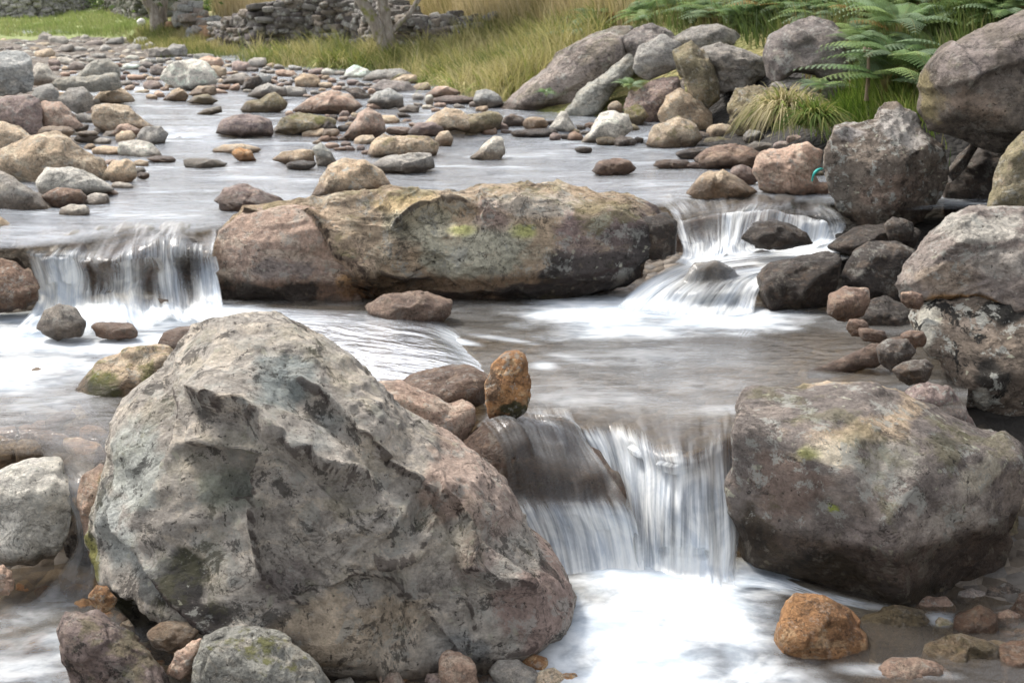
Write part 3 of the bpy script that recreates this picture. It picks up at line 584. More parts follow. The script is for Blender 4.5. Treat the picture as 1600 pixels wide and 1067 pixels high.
R['overhang'] = rock("big brown grey boulder overhanging a dark hollow at the top right corner",
 [(1430,165),(1444,120),(1470,80),(1520,52),(1570,25),(1612,4),(1700,-10),(1720,195),(1600,222),(1560,225),(1500,212),(1450,196)],
 'shaded_umber', Y=8.2, dep=.9, name='boulder', cat='boulder', level=6, rough=.03, lic=.25, blk=.4, rs=.9, wetz=-5, moss=.15, ctrl=[(1480,130,1.1),(1560,100,1.1),(1500,185,1.15),(1580,175,1.1),(1580,208,.6)],
 paint=[(1460,150,30,50,(.24,.20,.11),.7),(1530,160,60,40,(.27,.21,.165),.6),(1520,90,60,40,(.26,.22,.20),.6),(1600,60,50,40,(.24,.20,.18),.6)])
R['knobbly'] = rock("rough knobbly grey topped boulder standing at the water edge below the big overhanging boulder",
 [(1287,230),(1300,195),(1320,187),(1345,186),(1368,176),(1372,166),(1400,163),(1432,176),(1445,200),(1470,230),(1480,265),(1472,300),(1440,337),(1400,350),(1350,347),(1310,312),(1290,270)],
 'shaded_umber', Y=8.15, dep=.9, name='boulder', cat='boulder', level=6, rough=.075, lic=.85, blk=.6, rs=1.3, wetz=.32, facets=5, ctrl=[(1400,240,1.15),(1330,210,.8),(1410,190,.9),(1380,310,1.05)],
 paint=[(1410,195,60,34,(.42,.39,.36),.75),(1330,200,30,16,(.36,.33,.31),.6),(1400,290,60,40,(.22,.165,.13),.7),(1310,290,30,50,(.14,.12,.10),.6)])
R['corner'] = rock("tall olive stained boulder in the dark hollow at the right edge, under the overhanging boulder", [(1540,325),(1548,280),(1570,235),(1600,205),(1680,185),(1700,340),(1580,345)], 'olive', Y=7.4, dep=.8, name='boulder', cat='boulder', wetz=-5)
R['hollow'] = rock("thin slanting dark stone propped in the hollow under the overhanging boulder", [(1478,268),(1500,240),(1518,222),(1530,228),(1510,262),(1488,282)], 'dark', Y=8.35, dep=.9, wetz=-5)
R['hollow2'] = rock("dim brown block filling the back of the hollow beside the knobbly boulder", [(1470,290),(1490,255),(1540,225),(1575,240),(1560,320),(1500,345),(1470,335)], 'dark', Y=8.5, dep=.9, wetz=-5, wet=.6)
R['fernrock'] = rock("rounded grey boulder half under the bracken on the right bank", [(1188,90),(1200,55),(1230,38),(1270,28),(1300,35),(1330,55),(1346,90),(1348,128),(1310,126),(1280,113),(1240,110),(1212,128),(1196,116)],
 'mauve', Y=11.6, dep=.9, name='boulder', cat='boulder', level=5, rough=.045, lic=.6, wetz=-5, rs=1.0, ctrl=[(1250,70,1.05),(1300,100,1.1)])
R['fernslab'] = rock("thin flat slab lying under the rounded bracken boulder", [(1200,134),(1230,122),(1300,128),(1350,142),(1352,160),(1300,164),(1225,142)], 'grey', Y=11.4, dep=1.0, wetz=-5)
R['fernbase'] = rock("dark mottled block below the thin slab on the right bank", [(1205,150),(1240,138),(1300,150),(1340,165),(1320,195),(1250,185),(1210,175)], 'dark', Y=11.4, dep=.9, wetz=-5, lic=.8)
R['upright'] = rock("upright olive tan block tilted against a flat slab on the right bank", [(1051,80),(1080,61),(1100,78),(1118,105),(1126,150),(1106,165),(1080,152),(1062,118)], 'olive', Y=12.5, dep=.75, name='boulder', cat='boulder', level=5, wetz=-5, lic=.5, fh=(.72,.9))
R['slab_behind'] = rock("flat pale topped slab behind the upright olive block", [(1092,78),(1135,68),(1192,90),(1196,118),(1160,140),(1122,140),(1108,100)], 'grey', Y=12.75, dep=1.2, name='boulder', cat='boulder', strata=.03, wetz=-5)
R['bank_far'] = rock("weathered boulder half buried in grass behind the flat pale slab", [(1050,60),(1080,42),(1120,36),(1150,48),(1172,70),(1140,90),(1070,90)], 'grey', Y=13.8, dep=.9, name='boulder', cat='boulder', wetz=-5)
R['bigbank'] = rock("biggest grey boulder of the far right bank, its long back with a white lichen patch", [(772,180),(800,146),(850,108),(870,84),(920,57),(960,43),(988,44),(1000,80),(985,120),(940,150),(905,178),(870,187),(820,188)],
 'mauve', Y=14.3, dep=.75, name='boulder', cat='boulder', level=6, rough=.035, lic=.55, blk=.5, moss=.2, rs=.75, wetz=.48, ctrl=[(920,100,1.1),(850,140,1.0)], lum=1.2)
R['bigbank2'] = rock("grey hump joined behind the biggest bank boulder under green ferns", [(972,60),(990,44),(1020,37),(1045,48),(1066,64),(1055,105),(1000,115),(978,95)], 'mauve', Y=14.2, dep=.9, name='boulder', cat='boulder', wetz=-5, lic=.6)
R['slant'] = rock("long slanting green grey slab leaning on the biggest bank boulder", [(878,174),(905,145),(950,112),(984,86),(996,96),(988,118),(962,138),(932,176),(905,188)], 'greygreen', Y=13.5, dep=.6, name='boulder', cat='boulder', level=5, strata=.015, wetz=-5, blk=.1, facets=3, lum=1.2)
R['wedge'] = rock("grey wedge shaped block resting on the slanting slab", [(986,105),(998,72),(1030,54),(1062,68),(1060,108),(1012,124),(992,114)], 'grey', Y=13.2, dep=.8, name='boulder', cat='boulder', wetz=-5, lic=.6, lum=1.2)
R['browntop'] = rock("rough brown boulder under the grey wedge shaped block", [(970,168),(985,146),(1020,126),(1060,121),(1064,145),(1042,172),(1030,198),(1008,196),(988,190)], 'purple', Y=12.9, dep=.8, name='boulder', cat='boulder', rough=.08, blk=.6, wetz=.4)
R['nook1'] = rock("small tan stone in the shade below the slanting slab", B(962,170,24,22,0,1), 'tan', Y=12.75)
R['nook2'] = rock("mossy tan stone between the rough brown boulder and the water", B(992,182,36,34,0,2), 'olive', Y=12.5, moss=.6)
R['round1'] = rock("rounded tan boulder under the upright olive block", [(1027,178),(1040,150),(1062,137),(1085,150),(1112,178),(1112,205),(1035,200)], 'tan', Y=12.3, dep=.9, name='boulder', cat='boulder', wetz=.36)
R['round2'] = rock("squat rounded boulder with green lichen sides at the water edge of the right bank", [(1008,226),(1020,196),(1060,184),(1090,195),(1097,216),(1082,232),(1030,233)], 'tan', dep=.9, name='boulder', cat='boulder', moss=.55, lic=.5, wetz=.4)
R['upright2'] = rock("upright rounded block with a vertical groove, left of the drooping dry grass tussock", [(1135,170),(1150,140),(1180,132),(1215,140),(1240,152),(1212,195),(1180,217),(1155,207),(1140,190)], 'olive', Y=11.7, dep=.85, name='boulder', cat='boulder', crack=.02, lic=.6, wetz=.36)
R['ball'] = rock("round brown cobble between two rounded bank boulders", B(1124,208,46,30,0,3), 'tan', Y=11.9, lic=.3)
R['greencob'] = rock("low green topped cobble below the round brown cobble", B(1120,223,46,17,0,4), 'olive', Y=11.5, moss=.8)
R['tusk'] = rock("white mottled stone at the foot of the drooping dry tussock", B(1178,216,34,26,0,5), 'grey', Y=11.2, lic=.9)
R['pale1'] = rock("pale flat topped block standing in the water off the right bank", [(905,222),(928,196),(937,178),(960,174),(983,178),(986,202),(972,217),(930,226)], 'pale', dep=.9, fh=(.7,.86), wetz=.38, lum=1.2)
R['cone'] = rock("small pale cone shaped stone standing in the water before the slanting slab", [(856,204),(868,185),(876,174),(885,175),(893,190),(904,204),(880,207)], 'pale', dep=.9, wetz=.36)
R['tan_l'] = rock("little tan stone left of the pale cone shaped stone", B(838,193,38,19,0,6), 'tan')
R['flatdark'] = rock("flat black wet stone in front of the little tan stone", B(836,209,80,13,0,7), 'dark', wet=.9)
R['flatdark2'] = rock("low mossy stone touching the front of the pale flat topped block", B(948,221,40,14,.1,8), 'olive', moss=.7)
R['brown_r'] = rock("low brown stone alone in the open water right of centre", [(922,268),(935,252),(960,247),(985,252),(997,264),(975,274),(940,275)], 'brown', lic=.2)
R['dark_r0'] = rock("tiny dark stone breaking the water right of centre", B(912,234,28,11,0,9), 'dark', wet=.7)
R['low1'] = rock("long brown whaleback rock at the right shore", [(1085,250),(1105,232),(1140,225),(1175,230),(1195,245),(1190,262),(1140,266),(1095,262)], 'brown', dep=.9, lic=.2, z=.34)
R['low2'] = rock("dark flat rock left of the brown whaleback rock", B(1085,240,58,18,-.1,10), 'dark', wet=.7)
R['low3'] = rock("flat reddish brown stone low in the water before the whaleback rock", B(1052,257,62,14,0,11), 'brown', wet=.4)
R['low4'] = rock("thin dark stone just under the whaleback rock", B(1092,259,44,11,0,12), 'purple', wet=.5)
R['tri'] = rock("pale topped triangular stone at the brink of the right waterfall", [(1070,300),(1098,273),(1130,265),(1158,282),(1188,300),(1162,310),(1100,312)], 'tan', z=.34, dep=.85, wetz=.45, pat=.9)
R['tri2'] = rock("small dark purple stone behind the pale topped triangular stone", B(1162,274,44,28,.4,13), 'purple', z=.34, wet=.4)
R['layered'] = rock("pale layered boulder between the whaleback rock and the knobbly boulder", [(1176,268),(1188,240),(1230,228),(1262,222),(1284,236),(1286,260),(1272,272),(1282,300),(1262,310),(1220,307),(1188,292)], 'pink', z=.33, dep=.9, name='boulder', cat='boulder', level=5, strata=.04, sax=(.35,.1,.9), blk=.1, wetz=.38, lum=1.2)
R['layered2'] = rock("flat grey stone under the dry grass tussock behind the pale layered boulder", B(1190,232,52,18,0,14), 'grey', Y=10.6, lic=.6)
R['falls_dark'] = rock("wet black and rust rock beside the right waterfall", [(1180,432),(1200,415),(1250,404),(1290,395),(1314,402),(1312,450),(1292,477),(1240,487),(1200,480),(1182,456)], 'dark', z=0.0, dep=.9, name='boulder', cat='boulder', level=5, wet=.75, pat=.9, rough=.06, wetz=.15)
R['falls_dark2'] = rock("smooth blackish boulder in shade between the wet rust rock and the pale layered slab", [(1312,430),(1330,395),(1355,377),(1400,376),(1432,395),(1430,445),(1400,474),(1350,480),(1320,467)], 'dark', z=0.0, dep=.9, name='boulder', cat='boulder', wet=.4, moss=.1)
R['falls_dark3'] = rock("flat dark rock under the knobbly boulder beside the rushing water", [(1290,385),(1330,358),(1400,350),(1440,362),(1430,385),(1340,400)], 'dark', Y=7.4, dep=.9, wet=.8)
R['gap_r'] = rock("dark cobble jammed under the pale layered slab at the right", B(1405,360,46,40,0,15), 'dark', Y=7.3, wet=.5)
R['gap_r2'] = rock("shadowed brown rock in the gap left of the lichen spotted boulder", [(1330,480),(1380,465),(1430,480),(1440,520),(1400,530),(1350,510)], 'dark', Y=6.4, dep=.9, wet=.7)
R['water_stone'] = rock("dark stone ringed by white water in the right waterfall", [(1158,372),(1178,350),(1215,346),(1258,362),(1272,380),(1225,388),(1180,386)], 'dark', Y=7.25, dep=.8, wet=1.0)
R['mid_dark'] = rock("lump of wet brown rock under the mouth of the right waterfall", [(1062,445),(1085,415),(1120,410),(1150,425),(1160,470),(1110,490),(1070,480)], 'olive', Y=6.78, dep=.5, wet=.9)
R['low_ledge'] = rock("sunken brown ledge under the top step of the right waterfall", [(1045,355),(1100,338),(1180,334),(1290,346),(1310,390),(1200,410),(1100,410),(1045,405)], 'brown', Y=7.8, dep=.35, wet=1.0)
R['purp'] = rock("small purple grey rock with a white lichen spot behind the broad mauve boulder", [(1414,615),(1440,597),(1480,604),(1512,640),(1528,670),(1490,672),(1450,652),(1425,640)], 'purple', Y=5.05, dep=.8, lic=.8, wetz=-.2, level=5)
R['purp2'] = rock("dark slab tucked between the broad mauve boulder and the small purple grey rock", [(1400,640),(1440,632),(1500,660),(1530,690),(1480,700),(1420,670)], 'purple', Y=4.95, dep=.7)
# --- middle
R['stand'] = rock("orange brown stone standing on end in the middle of the stream", [(756,602),(766,575),(790,551),(812,549),(823,556),(827,582),(831,616),(820,641),(790,657),(765,650),(757,630)], 'orange', Y=4.75, dep=.75, fh=(.68,.85), level=5, pat=.7, wetz=.05, blk=.45, rough=.05, paint=[(805,640,30,22,(.05,.045,.02),.9),(770,600,14,40,(.16,.10,.06),.6)])
R['flatbrown'] = rock("wet flat brown rock left of the standing orange stone", [(600,612),(640,592),(690,583),(740,577),(768,592),(764,630),(720,642),(660,630)], 'brown', Y=5.0, dep=1.1, wet=.45, level=5, strata=.02, rough=.04)
R['paletan'] = rock("pale tan rock close behind the right shoulder of the huge foreground boulder", [(574,602),(590,596),(625,600),(680,622),(715,645),(730,633),(742,640),(742,660),(728,690),(712,730),(660,720),(600,660)], 'pink', Y=4.75, dep=.7, level=5, wetz=-.2, blk=.2)
R['sunk1'] = rock("brown rock under the thin sliding water left of the lower waterfall", [(722,690),(755,657),(810,655),(880,668),(940,700),(985,760),(1005,805),(1000,900),(830,900),(800,800),(770,760)], 'brown', Y=4.62, dep=.75, level=6, rough=.02, wet=.75, pat=.9, fh=(.8,.92), facets=4)
R['ledge'] = rock("dark rock ledge behind the lower waterfall", [(890,700),(930,684),(960,682),(1000,700),(1040,722),(1090,722),(1146,700),(1165,720),(1165,920),(900,920)], 'brown', Y=4.78, dep=.55, level=5, rough=.015, wet=1.0, facets=3, fh=(.85,.95))
R['flat_m'] = rock("flat brown rock at the foot of the long tan boulder", [(572,482),(602,463),(670,459),(708,474),(706,492),(682,508),(640,516),(592,498)], 'brown', z=0.0, dep=1.1, wet=.35, level=5, lic=.2, wetz=.03)
R['mossy_l'] = rock("moss topped brown rock behind the left shoulder of the huge foreground boulder", [(117,606),(150,566),(200,548),(260,549),(290,570),(240,630),(195,672),(160,660),(130,632)], 'tan', Y=5.3, dep=.9, level=5, moss=.6, lic=.5, wetz=.02, paint=[(160,600,40,30,(.13,.14,.03),.9),(150,640,50,30,(.15,.10,.075),.8),(240,590,40,30,(.34,.32,.14),.6)], name='boulder', cat='boulder')
R['redbrown'] = rock("small wet red brown rock between the moss topped rock and white water", [(243,545),(255,522),(280,512),(312,515),(330,530),(300,556),(260,556)], 'brown', Y=5.7, dep=.9, wet=.8)
R['ll_grey'] = rock("pale grey rounded boulder at the left edge beside the huge foreground boulder", [(-40,770),(0,738),(50,720),(95,720),(112,748),(119,800),(100,850),(55,882),(0,874),(-40,850)], 'pale', Y=4.35, dep=.9, level=5, blk=.35, wetz=-.36, name='boulder', cat='boulder', strata=.015, lum=1.2)
R['ll_tan1'] = rock("orange tan cobble cut by the left edge above the pale grey boulder", [(-30,700),(0,682),(25,690),(34,712),(25,735),(-10,750)], 'tan', Y=4.75, pat=.9, wetz=-.1)
R['ll_tan2'] = rock("smaller orange tan cobble right of the one cut by the left edge", B(44,706,44,36,0,16), 'tan', Y=4.7, wetz=-.1)
R['ll_brown'] = rock("brown and olive striped rock squeezed behind the left flank of the huge foreground boulder", [(117,775),(130,745),(158,725),(180,740),(175,830),(150,880),(130,840)], 'pink', Y=4.3, dep=.7, level=5, moss=.4, wetz=-.3)
R['gapdark'] = rock("dark rock in the gap between the pale grey boulder and the huge foreground boulder", [(95,835),(115,795),(140,790),(160,860),(140,890),(105,870)], 'dark', Y=4.55, wet=.9)
R['o1'] = rock("orange pebble left of the mossy undercut of the huge foreground boulder", [(137,932),(150,916),(168,918),(182,935),(178,948),(160,952),(142,944)], 'orange', Y=3.62, dep=.9, facets=7, level=4, wetz=-5)
R['o2'] = rock("reddish pebble in the shade under the huge foreground boulder", [(337,974),(352,958),(370,953),(381,968),(378,985),(352,988)], 'orange', Y=3.5, dep=.9, facets=7, level=4, wetz=-5)
R['o3'] = rock("flat tan striped stone lying below the mossy undercut", [(228,990),(250,977),(295,976),(312,984),(300,1000),(262,1014),(240,1008)], 'tan', Y=3.42, dep=.9, level=4, wet=.3, strata=.03)
R['o4'] = rock("pale splintered stone leaning against a dark lichened slab at the bottom left", [(258,1050),(275,1020),(296,1004),(318,996),(312,1012),(300,1040),(280,1060)], 'pink', Y=3.34, dep=.5, level=4, strata=.05, wetz=-5)
R['ll_slab'] = rock("dark lichened slab at the bottom left corner of the stream", [(82,985),(95,958),(120,953),(150,965),(205,1005),(245,1040),(285,1110),(240,1140),(140,1140),(100,1035)], 'purple', Y=3.3, dep=.7, level=6, rough=.06, lic=.35, blk=.8, moss=.4, wet=.35, wetz=-.5)
R['ll_moss'] = rock("grey mossy rock under the front edge of the huge foreground boulder", [(298,1040),(310,1000),(345,986),(400,985),(450,1005),(500,1050),(530,1110),(480,1140),(300,1140)], 'greygreen', Y=3.28, dep=.7, level=6, rough=.05, moss=.75, lic=.5, blk=.6, wetz=-5)
R['ll_small'] = rock("pinkish cobble cut by the left edge below the pale grey boulder", B(2,906,36,46,0,17), 'pink', Y=3.9, wetz=-5)
R['orange'] = rock("rounded orange boulder in the white foam at the bottom right", [(1211,1005),(1222,955),(1238,935),(1285,938),(1325,960),(1356,1000),(1357,1026),(1328,1050),(1285,1058),(1228,1054)], 'orange', Y=3.78, dep=.95, level=6, rough=.05, pat=.6, blk=.3, wet=.25, lic=.25, wetz=-.47, fh=(.74,.9))
R['sub_r1'] = rock("olive rock under the thin fall of water right of the orange boulder", [(1345,965),(1400,950),(1445,958),(1465,990),(1450,1035),(1400,1050),(1350,1040)], 'olive', Y=3.95, dep=.8, level=5, wet=.9)
R['sub_r2'] = rock("wet brown stone in the shallows at the bottom right", [(1490,965),(1530,948),(1560,965),(1565,1010),(1520,1030),(1490,1010)], 'brown', Y=3.95, dep=.9, wet=.9, wetz=-.2)
R['sub_r3'] = rock("brown stone at the right edge under the broad mauve boulder", [(1575,960),(1590,930),(1630,925),(1640,980),(1600,990)], 'brown', Y=4.1, dep=.9, wet=.7)
R['sub_r4'] = rock("greenish cobble among the shallows at the bottom right corner", [(1440,1010),(1500,1000),(1560,1020),(1570,1070),(1480,1090),(1430,1060)], 'olive', Y=3.75, dep=.9, wet=.9)
R['sub_r5'] = rock("dark cobble at the extreme bottom right corner", [(1560,1010),(1610,1000),(1650,1040),(1620,1090),(1560,1080)], 'brown', Y=3.75, dep=.9, wet=.8)
R['sub_r6'] = rock("flat pinkish stone under the water at the bottom right of the orange boulder", B(1420,1062,150,46,.05,18), 'pink', Y=3.62, dep=.9, wet=.6)
# --- left falls
R['lf_ledge'] = rock("dark dripping ledge behind the strands of the left waterfall", [(40,415),(80,404),(130,408),(180,414),(240,404),(300,400),(350,400),(352,485),(40,485)], 'brown', Y=7.3, dep=.22, level=5, wet=1.0, rough=.06)
R['lf_brown'] = rock("rust brown boulder left of the left waterfall", [(-30,415),(0,405),(28,410),(50,428),(66,450),(64,470),(20,482),(-30,486)], 'brown', z=0.03, dep=.9, pat=.9, wetz=.1, level=5, name='boulder', cat='boulder')
R['lf_dark'] = rock("dark slab above the rust brown boulder at the left edge", [(-30,405),(0,386),(30,390),(52,408),(60,425),(20,420),(-30,425)], 'dark', Y=7.1, dep=.9, wet=.8)
R['lf_tan'] = rock("orange tan rock cut by the left edge above the left waterfall", [(-30,345),(0,338),(16,352),(26,376),(10,388),(-30,392)], 'tan', Y=7.35, pat=.9, moss=.15)
R['lf_grey'] = rock("large smooth grey boulder at the left edge just above the left waterfall", [(-40,262),(0,268),(40,288),(80,318),(100,342),(86,358),(45,367),(5,354),(-40,345)], 'grey', Y=8.0, dep=.8, level=5, name='boulder', cat='boulder', lic=.4, wetz=.4, lum=1.2)
R['lf_sub1'] = rock("brown stone under the clear water at the brink of the left waterfall", B(205,404,70,44,0,19), 'brown', Y=6.98, wet=.7, dep=.7)
R['lf_sub2'] = rock("yellow stone glimpsed through the sliding water above the left waterfall", B(122,388,30,20,0,20), 'orange', Y=7.05, wet=.2)
R['lf_sub3'] = rock("dark mossy stone inside the right strand of the left waterfall", B(288,398,50,50,0,21), 'dark', Y=7.02, wet=.9, dep=.5)
R['lf_sub4'] = rock("brown stone behind the middle strands of the left waterfall", B(158,432,70,50,0,22), 'brown', Y=6.98, wet=.9, dep=.5)
R['lf_sub5'] = rock("grey stone behind the right strands of the left waterfall", B(240,420,50,60,0,23), 'brown', Y=6.98, wet=.9, dep=.4)
R['foam1'] = rock("grey stone veiled by foam below the left waterfall", [(55,512),(68,486),(92,475),(118,482),(136,505),(130,522),(90,530)], 'grey', z=0.0, wet=.3, dep=.9)
R['foam2'] = rock("pinkish stone almost covered by foam below the left waterfall", B(182,517,74,24,.05,24), 'pink', z=0.0, wet=.3)
R['foam3'] = rock("purple grey stone behind a veil of water at the foot of the left waterfall", B(245,482,56,32,0,25), 'mauve', Y=6.75, wet=.6)
R['pool1'] = rock("flat yellowish stone under the left pool water", B(75,588,110,22,0,26), 'tan', Y=5.6, dep=.9)
R['pool2'] = rock("pink stone lying under the clear left pool", B(95,655,50,20,-.4,27), 'pink', Y=5.02)
# --- left bank
R['lb_big'] = rock("wide tan speckled boulder on the left bank with holes along its side", [(-20,240),(20,226),(52,215),(88,207),(112,215),(140,235),(165,252),(174,280),(140,300),(60,296),(10,278),(-20,260)], 'tan', Y=9.2, dep=.8, level=5, name='boulder', cat='boulder', pat=.9, blk=.25, wetz=-5, lum=1.2)
R['lb_white'] = rock("long whitish boulder lying against the tan speckled boulder", [(54,284),(70,263),(110,262),(150,274),(184,296),(150,307),(100,304),(62,304)], 'pale', z=.36, dep=.8, level=5, name='boulder', cat='boulder', wetz=.38, lum=1.2)
R['lb_brown'] = rock("reddish brown rock at the water edge below the long whitish boulder", [(64,306),(90,294),(125,296),(137,308),(130,318),(100,324),(75,322)], 'brown', z=.35, wetz=.40)
R['lb_tan'] = rock("blocky orange tan rock at the water edge right of the tan speckled boulder", [(163,270),(175,252),(196,248),(211,256),(214,276),(200,286),(176,286)], 'tan', z=.35, facets=8, wetz=.38, lum=1.2)
R['lb_slate'] = rock("little blue grey cobble beside the blocky orange tan rock", B(219,267,18,13,0,28), 'blue', z=.35)
R['lb_slate2'] = rock("little brown wet cobble beside the blue grey cobble", B(224,275,20,11,0,29), 'brown', z=.35, wet=.7)
R['lb_l1'] = rock("sloping tan grey boulder cut by the left edge above the tan speckled boulder", [(-30,185),(5,190),(40,204),(62,224),(40,236),(0,242),(-30,238)], 'tan', Y=10.2, dep=.8, lic=.6, wetz=-5, lum=1.2)
R['lb_l2'] = rock("brown grey boulder at the left edge with a rounded top", [(-25,165),(10,150),(45,148),(62,156),(68,185),(66,208),(40,208),(15,190),(-25,186)], 'purple', Y=11.3, dep=.8, level=5, name='boulder', cat='boulder', wetz=-5, lum=1.2)
R['lb_l3'] = rock("pale topped sloping boulder right of the brown grey boulder", [(58,165),(70,158),(95,160),(118,182),(134,196),(110,202),(72,206)], 'pink', Y=11.4, dep=.8, name='boulder', cat='boulder', wetz=-5, lum=1.2)
R['lb_l4'] = rock("angular dark grey rock leaning behind the pale topped sloping boulder", [(90,155),(108,138),(130,136),(146,150),(142,172),(120,177),(100,165)], 'grey', Y=12.4, dep=.8, name='boulder', cat='boulder', wetz=-5, lic=.3)
R['lb_l5'] = rock("big rock with a long tail reaching into the water on the left bank", [(142,180),(146,167),(165,162),(202,167),(226,188),(254,203),(250,211),(220,208),(190,203),(168,210),(146,196)], 'tan', Y=12.2, dep=.8, level=5, name='boulder', cat='boulder', wetz=.43, blk=.4, lum=1.2)
R['lb_l6'] = rock("pinkish cobble before the long tailed rock", [(172,210),(185,196),(200,193),(222,205),(222,213),(190,214)], 'pink', Y=11.8, lum=1.2)
R['lb_l7'] = rock("upper of two flat pale stones stacked on the left shore", B(137,209,34,9,0,30), 'pale', Y=11.5, lum=1.2)
R['lb_l8'] = rock("lower of two flat stones stacked on the left shore", B(136,217,38,13,0,31), 'grey', Y=11.5)
R['lb_l9'] = rock("flat tan rock behind the tan speckled boulder", B(88,206,60,16,0,32), 'tan', Y=11.0)
R['lb_l10'] = rock("dark flat stone before the angular dark grey rock", B(118,200,42,14,0,33), 'grey', Y=11.6)
R['lb_blue'] = rock("tall blue grey boulder at the left edge of the far gravel", [(-25,95),(10,80),(38,82),(49,92),(53,122),(50,140),(22,148),(-25,146)], 'blue', Y=14.2, dep=.8, level=5, name='boulder', cat='boulder', wetz=-5, fh=(.72,.88), lum=1.2)
R['lb_m1'] = rock("low dark grey boulder right of the tall blue grey boulder", [(48,150),(58,136),(80,130),(92,145),(88,160),(56,160)], 'blue', Y=13.3, dep=.8, wetz=-5)
R['lb_m2'] = rock("flat grey shelf of rock with a shadowed front on the left gravel", [(80,132),(90,122),(130,120),(182,115),(190,135),(150,143),(96,142)], 'greygreen', Y=14.4, dep=.8, level=5, name='boulder', cat='boulder', wetz=-5, lum=1.2)
R['lb_m3'] = rock("grey green gable shaped boulder on the far left gravel", [(118,120),(135,103),(148,95),(170,92),(186,104),(190,120),(150,124)], 'greygreen', Y=16.2, dep=.8, name='boulder', cat='boulder', wetz=-5, lum=1.2)
R['lb_m4'] = rock("sandy tan boulder with a peaked top by the far water", [(142,158),(158,142),(178,134),(198,142),(212,158),(180,162)], 'tan', Y=14.6, dep=.8, name='boulder', cat='boulder', wetz=.45, lum=1.2)
R['lb_m5'] = rock("pale tan cobble beside the tall blue grey boulder", [(46,118),(58,99),(72,100),(84,116),(100,128),(70,136),(50,132)], 'pale', Y=15.0, dep=.8, lum=1.2)
R['dome'] = rock("smooth whitish dome shaped boulder in the far stream bed", [(250,122),(262,104),(280,94),(302,91),(322,98),(336,112),(336,126),(318,134),(290,138),(262,132)], 'pale', Y=16.5, dep=.8, level=5, name='boulder', cat='boulder', lic=.1, blk=.1, facets=3, wetz=.46, lum=1.2)
